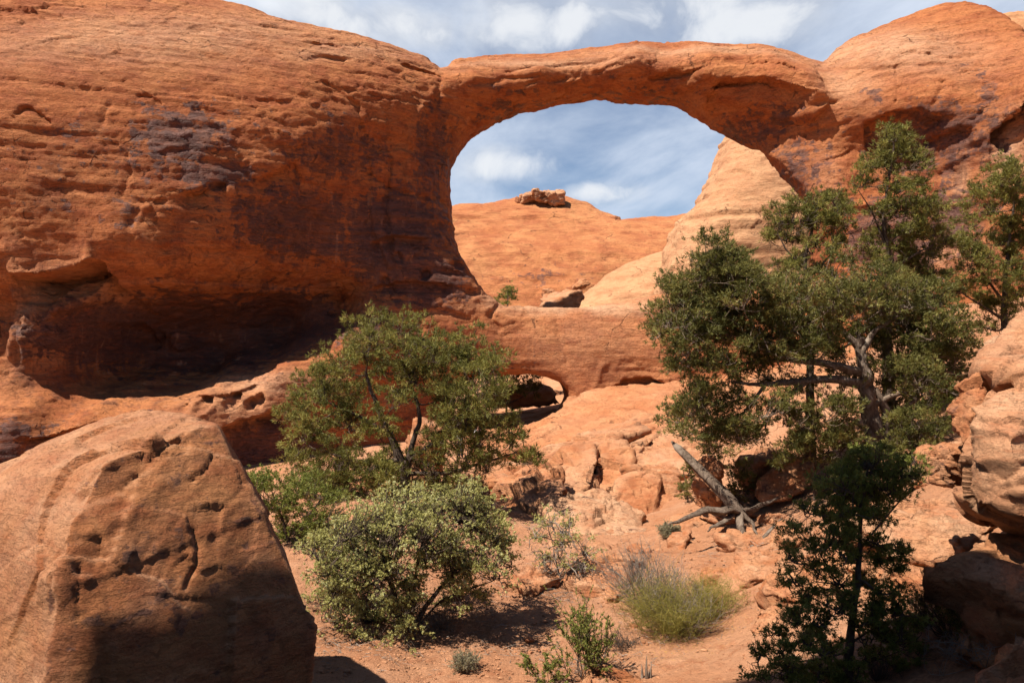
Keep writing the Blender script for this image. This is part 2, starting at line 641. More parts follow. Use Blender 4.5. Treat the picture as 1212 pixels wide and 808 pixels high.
def bark_material(name, a, b, c):
    m = Nodes(name)
    P = m.pos((1, 1, 0.25))
    n1 = m.noise(P, 22, 6, 0.65, 0.5)
    n2 = m.noise(m.pos(), 3.0, 4, 0.6)
    col = m.mix(m.ramp(n1, 0.35, 0.65), a, b)
    col = m.mix(m.ramp(n2, 0.5, 0.7, 0, 0.8), col, c)
    return m.finish(col, 0.9, m.bump(n1, 0.03, 1.0), 0.1)


M['bark'] = bark_material('dark_bark', (0.055, 0.038, 0.028), (0.12, 0.085, 0.062), (0.19, 0.14, 0.105))
M['grey_bark'] = bark_material('grey_weathered_wood', (0.11, 0.075, 0.053), (0.23, 0.17, 0.125), (0.34, 0.265, 0.205))
M['old_wood'] = bark_material('old_grey_wood', (0.07, 0.046, 0.033), (0.16, 0.118, 0.086), (0.24, 0.185, 0.142))
M['twig'] = bark_material('grey_twigs', (0.17, 0.13, 0.10), (0.28, 0.225, 0.18), (0.36, 0.30, 0.25))


def plain_material(name, c, rough=0.8):
    m = Nodes(name)
    n = m.noise(m.pos(), 30, 4, 0.6)
    return m.finish(m.mix(m.ramp(n, 0.3, 0.7), tuple(x * 0.85 for x in c), c), rough)


# ------------------------------------------------------------------ the ground
GP = np.array([pix(*p) for p in [
    (400, 790, 12.0), (450, 750, 13.6), (570, 800, 12.0), (700, 800, 12.0), (800, 770, 12.9), (850, 740, 14.0),
    (830, 650, 18.5), (770, 690, 16), (900, 630, 18.5), (950, 590, 19.5), (1035, 540, 20), (1100, 560, 16.5),
    (1110, 650, 12.2), (1050, 710, 11.2), (1000, 820, 9.4), (1180, 730, 9.5), (1225, 830, 7.6), (1120, 440, 28),
    (1000, 430, 34), (910, 480, 30), (1100, 375, 42), (1230, 350, 40), (1230, 480, 22), (480, 578, 25), (420, 600, 20.5),
    (350, 610, 21.5), (300, 575, 32), (200, 580, 36), (380, 700, 15.2), (600, 618, 22), (640, 580, 34), (500, 595, 36),
    (700, 618, 28), (790, 590, 28), (640, 600, 29), (740, 600, 31)]]
    + [np.array(p, float) for p in [
        (0, 0, 3.2), (0, 3, 2.7), (0, 6, 1.0), (0, 9, 0.12), (-4, 6, 0.1), (-5, 9, -0.1), (-8, 12, -0.2), (-13, 20, -0.4),
        (5, 6, 2.2), (8, 9, 3.0), (8, 4, 3.4), (12, 14, 4.4), (-8, 0, 2.0), (3, -6, 4), (-6, -8, 4), (10, -6, 4.5), (-14, 6, 0.2),
        (-24, 36, -3.2), (-14, 44, -2.2), (-4, 50, -1.6), (6, 50, -1.9), (14, 46, -0.5), (20, 47, 3.0), (2, 40, -2.0), (8, 42, -1.8), (4, 34, -0.9), (10, 36, -0.6), (24, 44, 6.5), (32, 38, 8),
        (-4, 62, -1.6), (4, 62, -1.6), (0, 75, -0.4), (6, 90, 2.4), (-8, 80, 0.5), (20, 70, 3.0), (-20, 60, -1), (0, 110, 3.0),
        (-40, 40, -2), (40, 60, 6), (-40, 100, 0), (40, 110, 3), (0, 130, 2), (-30, 0, 0), (30, 0, 5), (0, -30, 4)]])
_gt = TPS(GP[:, :2], GP[:, 2], 0.0008)


def gz(x, y):
    """Height of the bare ground."""
    x, y = np.broadcast_arrays(np.asarray(x, float), np.asarray(y, float))
    far = sstep(np.hypot(x, y - 45), 70, 110)
    z = _gt(x, y) * (1 - far) + 1.0 * far
    p = np.c_[x.ravel(), y.ravel(), np.zeros(x.size)]
    n = (0.20 * fbm(p, 0.33, 3, 5) + 0.07 * fbm(p, 1.3, 3, 9)).reshape(x.shape)
    return z + n * (1 - 0.5 * far)


def build_ground():
    def axis(segs):
        out = []
        for a, b, n in segs:
            out.append(np.linspace(a, b, n, endpoint=False))
        return np.concatenate(out + [[segs[-1][1]]])
    xs = axis([(-4000, -300, 14), (-300, -40, 26), (-40, -9, 60), (-9, 12, 262), (12, 40, 80), (40, 300, 26), (300, 4000, 14)])
    ys = axis([(-4000, -200, 12), (-200, 0, 30), (0, 8, 50), (8, 26, 230), (26, 66, 150), (66, 130, 60), (130, 400, 20), (400, 6000, 16)])
    X, Y = np.meshgrid(xs, ys, indexing='ij')
    Z = gz(X, Y)
    near = (np.hypot(X, Y - 15) < 30)
    p = np.c_[X[near], Y[near], Z[near]]
    Z[near] += 0.07 * fbm(p, 2.6, 4, 21, 0.6) + 0.025 * fbm(p, 8.0, 2, 23, ridged=True)
    V = np.c_[X.ravel(), Y.ravel(), Z.ravel()]
    nx, ny = X.shape
    i = np.arange(nx * ny).reshape(nx, ny)
    F = np.stack([i[:-1, :-1], i[1:, :-1], i[1:, 1:], i[:-1, 1:]], -1).reshape(-1, 4)
    lit = np.zeros(len(V))
    for (px, py, Yd, r) in ((480, 740, 14.3, 1.9), (655, 690, 16, 0.9), (1000, 560, 19, 2.0), (940, 590, 18.5, 1.5), (490, 575, 25, 3.2),
                            (1150, 720, 9.5, 1.3), (800, 735, 14, 0.6), (700, 790, 12.3, 0.5), (1080, 560, 17, 1.2)):
        c = pix(px, py, Yd)
        lit = np.maximum(lit, 0.9 * np.exp(-(((V[:, 0] - c[0]) ** 2 + (V[:, 1] - c[1]) ** 2) / r ** 2)))
    pol = np.zeros(len(V))
    for (px, py, Yd, r) in ((800, 775, 12.9, 0.8), (860, 740, 13.6, 0.5)):
        c = pix(px, py, Yd)
        pol = np.maximum(pol, np.exp(-(((V[:, 0] - c[0]) ** 2 + (V[:, 1] - c[1]) ** 2) / r ** 2)))
    o = make_mesh('ground', V, F, M['sand'], True, {'litter': lit, 'pollen': pol})
    tag(o, kind='structure')


build_ground()


# ------------------------------------------------------------------ slabs of rock grown as solid volumes
def build_slab(name, A, B, C, h, d2, front, back, r, to_world, mat, disp, attrs=None):
    """Solid between front and back (2D arrays over A x B, heights along C) inside the outline d2, with edges rounded by r."""
    a = (d2 + r).astype(np.float32)[:, :, None]
    rr = r.astype(np.float32)[:, :, None] * np.ones((1, 1, len(C)), np.float32)
    c = C.astype(np.float32)[None, None, :]
    b = np.maximum(front.astype(np.float32)[:, :, None] - c, c - back.astype(np.float32)[:, :, None]) + rr
    F = np.where((a > 0) & (b > 0), np.sqrt(np.maximum(a, 0) ** 2 + np.maximum(b, 0) ** 2), np.maximum(a, b)) - rr
    del b, rr
    V, Q = surface_nets(F, (A[0], B[0], C[0]), h)
    at = attrs(V) if attrs else {}
    W = to_world(V)
    n = normals_of(W, Q)
    cen = W.mean(0)
    # face winding: the volume is negative inside, so normals must point to growing F
    s = np.sign(np.mean(np.einsum('ij,ij->i', n, W - cen)))
    if s < 0:
        Q, n = Q[:, ::-1], -n
    W = W + n * disp(W, V)[:, None]
    o = make_mesh(name, W, Q, mat, True, at)
    return o


def rock_relief(W, amp=1.0, s=1.0, seed=0, flakes=1.0):
    """Weathering: bulges, beds, hollows and broken plates; s > 1 is finer."""
    d = 0.42 / s * fbm(W, 0.16 * s, 3, seed + 1)
    d += 0.20 / s * fbm(W, (0.35 * s, 0.35 * s, 0.9 * s), 4, seed + 2, 0.55)
    wz = W.copy()
    wz[:, 2] += 0.8 / s * fbm(W, 0.22 * s, 2, seed + 3)
    bed = fbm(wz, (0.10 * s, 0.10 * s, 1.15 * s), 4, seed + 4, 0.6)
    d += 0.16 / s * bed
    q = fbm(wz, (0.34 * s, 0.34 * s, 0.85 * s), 5, seed + 6, 0.6)
    t = q * 5.0
    fl = np.floor(t) + sstep(t - np.floor(t), 0.0, 0.22)
    d += flakes * 0.115 / s * fl
    d -= 0.10 / s * np.maximum(fbm(W, 0.8 * s, 3, seed + 8, ridged=True) - 0.35, 0)
    return (amp * d).astype(np.float64)


def bedding(W, seed, thick=0.5):
    """Layers of rock that stand proud or lie back by their own amount, with sharp steps between them."""
    z = W[:, 2] + 0.45 * fbm(W, 0.10, 3, seed) + 0.07 * fbm(W, 0.7, 3, seed + 1)
    u = z / thick + 0.9 * noise3(np.c_[np.zeros(len(z)), np.zeros(len(z)), z * 0.9], seed + 2)
    i = np.floor(u)
    f = u - i
    rnd = lambda k: ((np.sin(k * 127.1 + seed * 3.7) * 43758.5453) % 1.0)
    v = rnd(i) + (rnd(i + 1) - rnd(i)) * sstep(f, 0.80, 1.0)
    return (v - 0.5) * sstep(fbm(W, (0.13, 0.13, 0.35), 3, seed + 4), -0.25, 0.3)


# ---- the fin with the two openings
_bx = np.array([-60, -34.5, -27, -15.6, -6.2, -0.4, 8.7, 17.1, 21.7, 29.6, 34.5, 60.])
_by = np.array([36, 38, 42, 48, 55, 57, 57, 55, 52, 46, 41, 38.])
_fx = np.linspace(-60, 60, 961)
_fy = np.interp(_fx, _bx, _by)
_k = np.exp(-0.5 * (np.arange(-40, 41) / 14.0) ** 2)
_fy = np.convolve(np.pad(_fy, 40, 'edge'), _k / _k.sum(), 'valid')


def fin_base(x):
    return np.interp(x, _fx, _fy)


def face_uv(x, z):
    yb = fin_base(x)
    return 606 + FPX * x / yb, 404 - FPX * (z - EYE) / yb


def face_pt(px, py, dy=0.0):
    """Drawing coordinates on the face for an edge that lies dy behind the face's base surface."""
    x = 0.0
    for _ in range(12):
        x = (px - 606) / FPX * (fin_base(x) + dy)
    yb = fin_base(x)
    return x, EYE + (404 - py) / FPX * (yb + dy)


OUTER = [(-300, -260, 9), (-100, -130, 9), (80, -75, 8.5), (200, -38, 8), (280, -8, 7.5), (310, 6, 7), (350, 20, 6.5), (400, 31, 6), (440, 43, 5.5), (480, 56, 5),
         (505, 66, 4.5), (522, 80, 4), (528, 77, 4), (534, 69, 4.5), (580, 62, 4.5), (640, 56, 4.5), (700, 48, 4.5), (760, 42, 4.5), (820, 40, 4.5), (880, 43, 4.5), (930, 47, 4.5),
         (955, 52, 4.5), (970, 60, 4.5), (979, 69, 5), (990, 60, 8), (1003, 51, 10), (1030, 34, 11), (1060, 17, 11.5), (1090, 5, 12), (1115, -1, 12), (1145, 0, 12),
         (1170, 6, 11), (1192, 22, 9.5), (1212, 44, 8), (1260, 50, 8), (1340, 40, 8), (1500, 40, 8)]
OPEN1 = [(531, 215), (533, 196), (541, 177), (556, 158), (580, 146), (610, 136), (640, 128), (678, 118), (706, 115), (740, 120), (780, 121), (800, 123), (816, 131),
         (840, 142), (865, 153), (884, 165), (902, 182), (922, 207), (940, 232), (955, 260), (965, 290), (960, 335)]
OPEN1B = [(900, 338), (850, 341), (800, 346), (760, 353), (720, 361), (680, 365), (640, 364), (615, 363), (596, 364), (578, 350), (556, 322), (541, 296), (533, 262), (531, 240)]
OPEN2 = [(530, 470), (545, 456), (565, 449), (590, 446), (625, 443), (648, 446), (661, 452), (670, 462), (672, 474), (666, 490), (655, 506), (640, 530), (560, 540), (525, 510)]

CTRL = [  # (u, v, how far the face lies behind its base surface, metres)
    (-250, -250, 12), (-250, -60, 7), (0, -120, 9.5), (200, -120, 9), (350, -100, 8), (-250, 60, 3), (-250, 200, 0.5), (-250, 320, 0.5), (-250, 450, 1), (-250, 560, -2),
    (0, 0, 4.6), (150, 0, 4.4), (300, 0, 4.2), (0, 60, 2.6), (150, 60, 2.4), (300, 60, 2.2), (420, 60, 2.0), (500, 75, 1.8),
    (0, 120, 1.2), (150, 120, 1.0), (300, 120, .6), (400, 120, .3), (460, 115, .3), (505, 115, .8),
    (0, 180, .4), (150, 180, .15), (300, 180, -.3), (380, 170, -.25), (430, 185, 1.2), (480, 180, 1.7), (515, 190, 2.4),
    (0, 230, .1), (150, 230, -.3), (260, 230, -.6), (310, 225, -.2), (360, 230, 1.0), (425, 230, 1.7), (480, 230, 1.5), (515, 240, 2.0),
    (0, 280, 0), (100, 280, -.3), (200, 280, -.8), (255, 280, -.5), (310, 280, .9), (370, 280, 2.3), (430, 285, 1.5), (500, 280, .7), (530, 290, .8),
    (0, 315, .2), (60, 315, .1), (125, 305, -.5), (190, 320, .0), (260, 320, 1.6), (320, 320, 2.8), (390, 320, 2.6), (450, 320, .9), (530, 325, .2), (570, 340, .4),
    (0, 360, 1.8), (50, 360, .3), (100, 360, 1.6), (200, 360, 3.1), (300, 360, 4.0), (390, 355, 2.9), (470, 360, .2), (560, 365, .2), (600, 370, .1),
    (0, 400, 1.2), (40, 405, .8), (100, 400, 3.2), (200, 400, 4.4), (300, 400, 4.2), (360, 390, 2.0), (415, 395, -1.1), (500, 400, -.8), (570, 400, -.2),
    (0, 445, .5), (45, 445, 1.6), (100, 440, 3.7), (200, 440, 4.1), (270, 430, 2.0), (335, 440, -2.0), (400, 440, -2.0), (480, 450, -.6),
    (0, 472, -1.0), (60, 478, -1.8), (130, 484, -2.6), (200, 478, -2.6), (260, 464, -2.4), (330, 470, -2.8), (400, 480, -2.4),
    (0, 515, -2.6), (100, 520, -2.9), (200, 520, -2.9), (300, 525, -2.4), (400, 520, -2.2), (500, 520, -1.6),
    (0, 575, -3.2), (150, 575, -3.2), (300, 575, -2.4), (450, 580, -1.8), (600, 580, -1.4), (750, 580, -2), (900, 560, -2), (1100, 520, -2), (1300, 520, -2),
    (620, 372, .4), (700, 374, .4), (760, 366, .3), (850, 355, .2), (640, 400, -.25), (700, 405, -.45), (780, 405, -.5), (860, 400, -.4), (610, 430, -.2), (680, 440, -.5), (760, 435, -.35), (820, 430, -.6),
    (600, 452, .3), (690, 470, -.9), (760, 456, .1), (790, 475, -1.2), (860, 460, -1.2), (700, 500, -1.4),
    (560, 62, 2.6), (640, 58, 2.6), (720, 50, 2.6), (800, 44, 2.6), (880, 46, 2.4), (950, 55, 2.2),
    (560, 85, .9), (640, 80, .6), (740, 70, .3), (840, 70, .1), (920, 72, .0), (970, 85, .4),
    (560, 115, 2.0), (620, 110, 2.0), (700, 95, 1.7), (780, 92, 1.5), (840, 108, .9), (910, 108, .2), (960, 108, .0),
    (560, 160, 3.6), (640, 130, 3.8), (720, 118, 3.6), (800, 122, 3.4), (860, 138, 2.8), (920, 140, 2.1), (960, 140, 1.5), (600, 250, 1.5), (700, 250, 1.5), (800, 250, 1.5),
    (920, 190, 1.3), (960, 200, 1.2), (1000, 200, .8), (980, 250, .8), (960, 300, .6), (985, 120, .6), (985, 90, 1.2),
    (1000, 0, 6), (1100, -20, 6.5), (1212, 0, 5.5), (1000, 62, 2.9), (1050, 40, 2.8), (1120, 30, 3.0), (1200, 50, 2.8), (1010, 100, 1.2), (1060, 90, .8), (1130, 85, .8), (1180, 90, 1.0),
    (1010, 130, .6), (1050, 128, .4), (1100, 130, .0), (1150, 130, .1), (1030, 160, 1.8), (1080, 160, 2.3), (1120, 170, 1.8), (1150, 170, .6), (1060, 230, 1.3), (1120, 240, 1.0), (1160, 230, .6),
    (1180, 120, .6), (1215, 130, -.6), (1190, 200, .4), (1215, 200, .0), (1260, 120, -1.5), (1320, 150, -2), (1060, 300, .6), (1150, 300, .3), (1260, 300, -.5), (1060, 380, -.4), (1180, 380, -.8), (1300, 400, -1)]

LEDGES = [  # polyline on the face, depth of the step below it (m), how far it takes to fade out (px), wobble
    ([(0, 135), (8, 119), (22, 121), (38, 130), (52, 142)], 0.45, 14), ([(0, 324), (60, 323), (96, 316), (126, 309)], 2.6, 34),
    ([(215, 233), (236, 226), (250, 219), (272, 215)], 0.5, 16), ([(176, 258), (188, 240), (202, 232)], 0.3, 14), ([(300, 211), (325, 198), (350, 190)], 0.45, 22),
    ([(295, 113), (304, 110), (322, 115), (346, 119)], 0.35, 12), ([(146, 104), (158, 101), (170, 106), (184, 117)], 0.3, 12),
    ([(346, 24), (372, 28), (392, 35)], 0.7, 7), ([(354, 50), (380, 49), (402, 55)], 0.5, 9), ([(470, 60), (494, 72), (520, 79)], 0.7, 10),
    ([(262, 512), (300, 494), (318, 486), (345, 476)], 1.1, 26), ([(60, 508), (90, 511), (140, 498), (200, 478)], 0.55, 16), ([(240, 466), (262, 463), (285, 462), (318, 448)], 0.7, 13),
    ([(520, 318), (545, 322), (560, 316)], 0.5, 12), ([(430, 285), (470, 276), (510, 282)], 0.4, 16), ([(470, 372), (520, 365), (560, 373)], 0.35, 14), ([(430, 340), (480, 330), (540, 338)], 0.45, 18),
    ([(716, 462), (738, 450), (760, 445), (782, 450), (800, 462)], 0.55, 18), ([(840, 99), (862, 94), (890, 93), (912, 97), (935, 103), (965, 110)], 1.05, 30),
    ([(620, 92), (650, 88), (672, 80)], 0.4, 12), ([(770, 84), (800, 78), (835, 80)], 0.5, 16), ([(880, 70), (915, 72), (950, 84)], 0.4, 14), ([(700, 76), (740, 66), (765, 64)], 0.3, 12),
    ([(1080, 50), (1104, 45), (1128, 46)], 0.4, 9), ([(1052, 52), (1068, 40), (1080, 31)], 0.25, 9), ([(1150, 54), (1160, 42), (1176, 37)], 0.3, 8), ([(1104, 6), (1122, 2), (1130, -4)], 0.4, 5),
    ([(1030, 142), (1060, 130), (1090, 128), (1125, 140)], 0.9, 34), ([(1110, 158), (1135, 150), (1160, 152)], 0.5, 16), ([(1005, 90), (1040, 72), (1075, 62)], 0.25, 12), ([(1170, 160), (1190, 140), (1212, 118), (1240, 100)], 1.5, 40),
    ([(976, 182), (1000, 180), (1022, 168)], 0.3, 12), ([(560, 352), (600, 380)], 0.15, 10)]
GROOVES = [([(600, 76), (655, 72), (700, 64), (730, 60)], .28, 2.5), ([(730, 104), (790, 94), (850, 108)], .35, 3), ([(640, 112), (700, 96), (760, 88)], .35, 3), ([(560, 92), (600, 84), (640, 86)], .3, 2.5), ([(905, 118), (960, 126), (1000, 118)], .3, 3),
           ([(150, 178), (154, 205), (147, 232)], .12, 2.5), ([(380, 90), (420, 120), (432, 165)], .3, 3), ([(1060, 20), (1075, 70), (1062, 120)], .25, 2.5), ([(1010, 60), (1060, 74), (1130, 66), (1200, 90)], .25, 3), ([(430, 200), (470, 225), (520, 230)], .3, 3), ([(460, 180), (452, 240), (462, 300)], .3, 3),
           ([(520, 76), (517, 100), (512, 130)], .22, 3), ([(500, 118), (494, 140), (484, 170), (480, 205), (490, 240)], -.35, 5), ([(512, 140), (500, 180), (498, 215)], .3, 6), ([(893, 50), (896, 72)], .25, 2.5),
           ([(979, 68), (985, 95), (996, 120), (1000, 150)], .15, 4), ([(660, 375), (664, 405), (670, 430)], .12, 3), ([(700, 462), (714, 430)], -.12, 3), ([(1168, 160), (1172, 200), (1176, 240)], -.3, 5),
           ([(1120, 100), (1100, 128)], .2, 4), ([(590, 362), (580, 374), (590, 390)], .3, 3), ([(20, 338), (18, 380), (25, 425)], -.8, 9), ([(2, 345), (2, 420)], -.5, 7), ([(116, 314), (80, 352), (50, 372)], -.5, 8),
           ([(210, 262), (202, 300)], .15, 4), ([(170, 300), (160, 270), (172, 240)], .18, 4), ([(118, 110), (112, 150)], .12, 3)]
POCKETS = [(262, 474, 9, 9, .9), (290, 470, 8, 10, .9), (312, 472, 6, 7, .8), (322, 468, 5, 7, .7), (352, 520, 9, 5, .3), (238, 478, 7, 5, .5), (505, 325, 7, 6, .5), (540, 312, 6, 5, .5), (452, 330, 6, 6, .4),
           (105, 398, 22, 16, 1.0), (152, 405, 16, 14, -.8), (118, 392, 4, 14, -.7), (560, 346, 8, 5, .4), (470, 305, 9, 6, .4), (1120, 158, 8, 5, .5)]
VARNISH_SHADE = [(215, 160, 80, 50, .9), (255, 210, 60, 22, .9), (190, 195, 50, 30, .6), (90, 150, 60, 26, .6), (60, 240, 40, 24, .5), (150, 250, 60, 30, .5), (300, 190, 60, 40, .35), (60, 190, 60, 30, .4), (400, 180, 80, 50, .7), (350, 260, 90, 50, 1.0), (460, 270, 70, 60, 1.2),
           (500, 330, 70, 36, 1.0), (440, 390, 60, 24, .8), (330, 530, 80, 34, 1.3), (30, 540, 50, 30, 1.1), (60, 500, 60, 20, .7), (200, 490, 60, 18, .5), (390, 395, 30, 16, 1.0), (180, 395, 150, 48, 1.5), (300, 380, 80, 40, 1.4), (190, 175, 230, 110, .42), (1060, 280, 60, 60, 1.0),  # the strong alcove patches are varnish deepened to blacken its shade
           (1110, 160, 90, 45, .9), (1130, 260, 50, 50, .9), (960, 190, 45, 50, .7), (1000, 250, 30, 40, .7), (900, 140, 70, 30, .7), (760, 100, 90, 26, .6), (620, 120, 80, 30, .7), (510, 180, 30, 70, .8), (1180, 100, 30, 40, .6), (1040, 110, 16, 10, .8), (600, 430, 60, 20, .4), (770, 462, 60, 14, .7)]
STREAK = [(200, 320, 220, 50, .6), (430, 300, 90, 80, 1.0), (700, 110, 140, 30, .6), (960, 180, 60, 50, .6), (1120, 240, 70, 70, .9), (520, 230, 30, 90, .6), (470, 280, 60, 60, .6), (150, 430, 170, 50, 1.0), (330, 510, 70, 40, .6), (650, 415, 60, 30, .35), (880, 150, 60, 30, .4), (1190, 180, 40, 60, .6), (560, 130, 50, 40, .4), (250, 420, 90, 40, .4)]  # alcove streaks likewise raised to darken the shade there
PALE = [(150, 10, 250, 45, .55), (400, 45, 100, 16, .5), (640, 62, 120, 10, .6), (820, 48, 120, 10, .6), (940, 52, 40, 12, .5), (1090, 30, 110, 45, .7), (1010, 90, 40, 30, .6), (700, 362, 130, 10, .9), (700, 410, 110, 45, .30), (330, 455, 70, 14, .7), (1195, 180, 22, 40, .9), (1150, 220, 8, 40, .7),
        (20, 380, 22, 60, .5), (90, 340, 40, 30, .4), (1120, 300, 50, 18, .6), (985, 200, 20, 30, .3), (590, 350, 30, 10, .6), (160, 400, 26, 16, .5), (300, 480, 60, 20, .4)]


def blobs(lst, u, v):
    out = np.zeros(u.shape)
    for (a, b, ra, rb, s) in lst:
        out = np.maximum(out, s * np.exp(-(((u - a) / ra) ** 2 + ((v - b) / rb) ** 2) * 0.8))
    return out


def build_fin():
    h = 0.125
    A = np.arange(-36, 37, h)
    B = np.arange(-6.5, 32, h)
    C = np.arange(-4.6, 12.5, h)
    X, Z = np.meshgrid(A, B, indexing='ij')
    U, Vv = face_uv(X, Z)
    P0 = np.c_[X.ravel(), np.zeros(X.size), Z.ravel()]
    wob = lambda s, k, seed: (k * fbm(P0, s, 3, seed)).reshape(X.shape)
    outer = [face_pt(*p) for p in OUTER] + [(70, 20), (70, -30), (-70, -30), (-70, 30)]
    open1 = [face_pt(u, v, float(np.interp(u, [790, 880], [5.0, 3.6]))) for u, v in OPEN1] + [face_pt(u, v, 1.4 if v > 330 else 4.0) for u, v in OPEN1B]
    open2 = [face_pt(u, v, 1.2) for u, v in OPEN2]
    d_out = poly_sd(outer, X, Z) + wob(0.5, 0.18, 31)
    d_o1 = poly_sd(open1, X, Z) + wob(0.5, 0.15, 32)
    d_o2 = poly_sd(open2, X, Z) + wob(0.6, 0.15, 33)
    d2 = np.maximum(np.maximum(d_out, -d_o1), -d_o2)
    uw, vw = U + wob(0.25, 7, 41) + wob(1.2, 3.0, 42), Vv + wob(0.25, 7, 43) + wob(1.2, 3.0, 44)
    ct = np.array(CTRL, float)
    deep = (ct[:, 0] < 420) & (ct[:, 0] > 60) & (ct[:, 1] > 330) & (ct[:, 1] < 450) & (ct[:, 2] > 1)
    ct[deep, 2] = ct[deep, 2] * 1.75 + 0.3
    front = TPS(ct[:, :2], ct[:, 2], 0.0006)(U, Vv)
    for pts, depth, fade in LEDGES:
        if fade <= 14:
            depth, fade = depth * 0.55, fade * 0.45
        d, side, t = line_sd(pts, uw, vw)
        ends = sstep(t, 0.0, 0.12) * sstep(1 - t, 0.0, 0.12)
        below = np.where(side > 0, np.exp(-(d / fade) ** 1.5) * sstep(d, -0.5, 2.2), 0)
        lip = np.where(side <= 0, -0.22 * np.exp(-d / (fade * 0.5)), 0)
        front = front + 1.35 * depth * ends * (below + lip)
    for pts, depth, w in GROOVES:
        d, side, t = line_sd(pts, uw, vw)
        front = front + depth * np.exp(-(d / w) ** 2)
    for (a, b, ra, rb, dep) in POCKETS:
        front = front + dep * sstep(1.25 - np.sqrt(((uw - a) / ra) ** 2 + ((vw - b) / rb) ** 2), 0, 0.6)
    for poly, dep in (([(843, 101), (862, 95), (890, 92), (935, 101), (975, 107), (990, 124), (965, 142), (920, 133), (880, 120), (855, 112)], .9), ([(772, 86), (800, 79), (836, 81), (850, 92), (820, 100), (785, 98)], .4),
                      ([(615, 95), (650, 88), (690, 80), (700, 90), (660, 104), (625, 106)], .4), ([(432, 178), (470, 170), (505, 180), (520, 240), (500, 300), (455, 320), (430, 260)], .3), ([(52, 330), (122, 312), (134, 322), (90, 358), (52, 374), (46, 350)], .7)):
        front = front - dep * sstep(-poly_sd(poly, uw, vw), -0.5, 5.0)
    # broken beds that run across the face, strongest on the left cliff
    str_ = fbm(P0 * np.array([1, 1, 1.0]), (0.09, 1, 0.9), 5, 51, 0.6).reshape(X.shape)
    front = front + 0.30 * np.abs(str_) * sstep(700 - U, 0, 300) + 0.10 * str_
    # wide rounding on crests, tight on the underside of the span and the small window
    r = np.interp(U, [-100, 350, 500, 560, 900, 960, 1040, 1300], [3.4, 3.0, 2.0, 1.9, 1.9, 2.0, 3.2, 3.2])
    r = np.where(d_o2 < 2.5, 0.8, r)
    r = np.where((d_o1 < 1.6) & (U > 900) & (Vv > 170), 0.5, r)
    r = np.where((d_o1 < 3) & (Vv > 300), 1.2, r)
    k = np.exp(-0.5 * (np.arange(-8, 9) / 3.0) ** 2)
    k /= k.sum()
    sm = lambda a: np.apply_along_axis(lambda q: np.convolve(np.pad(q, 8, 'edge'), k, 'valid'), 0, np.apply_along_axis(lambda q: np.convolve(np.pad(q, 8, 'edge'), k, 'valid'), 1, a))
    r = sm(r)
    back = np.maximum(front + 2.2 * r + 0.6, np.interp(U, [-200, 300, 520, 600, 900, 1000, 1300], [12, 11, 8.5, 7.2, 7.2, 9, 11.5]))
    wedge = sm(sstep(U, 850, 905) * sstep(1030 - U, 0, 60) * sstep(Vv, 140, 165) * sstep(5.0 - d_o1, 0, 2.5))
    back = np.minimum(back, 12.0) * (1 - wedge) + (front + 2.6) * wedge

    def to_world(V):
        W = V[:, [0, 2, 1]].astype(np.float64)
        W[:, 1] += fin_base(W[:, 0])
        return W

    def disp(W, V):
        u, v = face_uv(V[:, 0], V[:, 1])
        calm = np.clip(blobs([(700, 420, 130, 60, .75), (1080, 60, 120, 70, .55), (720, 480, 120, 30, .9), (900, 130, 60, 30, .5), (180, 500, 220, 45, .6), (300, 520, 90, 40, .6), (150, 20, 250, 50, .45)], u, v), 0, 1)
        q = W.copy()
        q += 0.5 * np.stack([fbm(W, 0.7, 3, 140 + c) for c in range(3)], 1)
        ch, e = chips(q * np.array([0.42, 0.42, 0.75]), 150, 0.9)
        ch2, e2 = chips(q * np.array([1.15, 1.15, 2.3]), 160, 0.9)
        rough = 0.35 + 0.65 * sstep(fbm(W, 0.15, 2, 170), -0.25, 0.3)
        d = (0.26 - 0.10 * calm) * rock_relief(W, 1.0, 1.0, 100, 0.9) + 0.13 * (1 - 0.8 * calm) * rock_relief(W, 1.0, 2.6, 130, 1.8)
        d += (1 - 0.6 * calm) * (0.24 * bedding(W, 180, 0.62) + 0.12 * bedding(W, 190, 0.24))
        d += (1 - 0.7 * calm) * rough * (0.15 * ch + 0.10 * ch2) - 0.05 * (1 - sstep(e, 0, 0.05)) * rough * (1 - calm)
        return d

    def attrs(V):
        u, v = face_uv(V[:, 0], V[:, 1])
        p = np.c_[V[:, 0], np.zeros(len(V)), V[:, 1]]
        w1, w2 = 14 * fbm(p, 0.3, 3, 61), 14 * fbm(p, 0.3, 3, 62)
        return {'varnish_shade': blobs(VARNISH_SHADE, u + w1, v + w2), 'streak': blobs(STREAK, u + w1, v + w2), 'pale': blobs(PALE, u + w1, v + w2)}

    o = build_slab('rock_arch', A, B, C, h, d2, front, back, r, to_world, M['cliff'], disp, attrs)
    tag(o, 'red sandstone fin with a long span over a big opening and a small window below', 'rock arch')


build_fin()


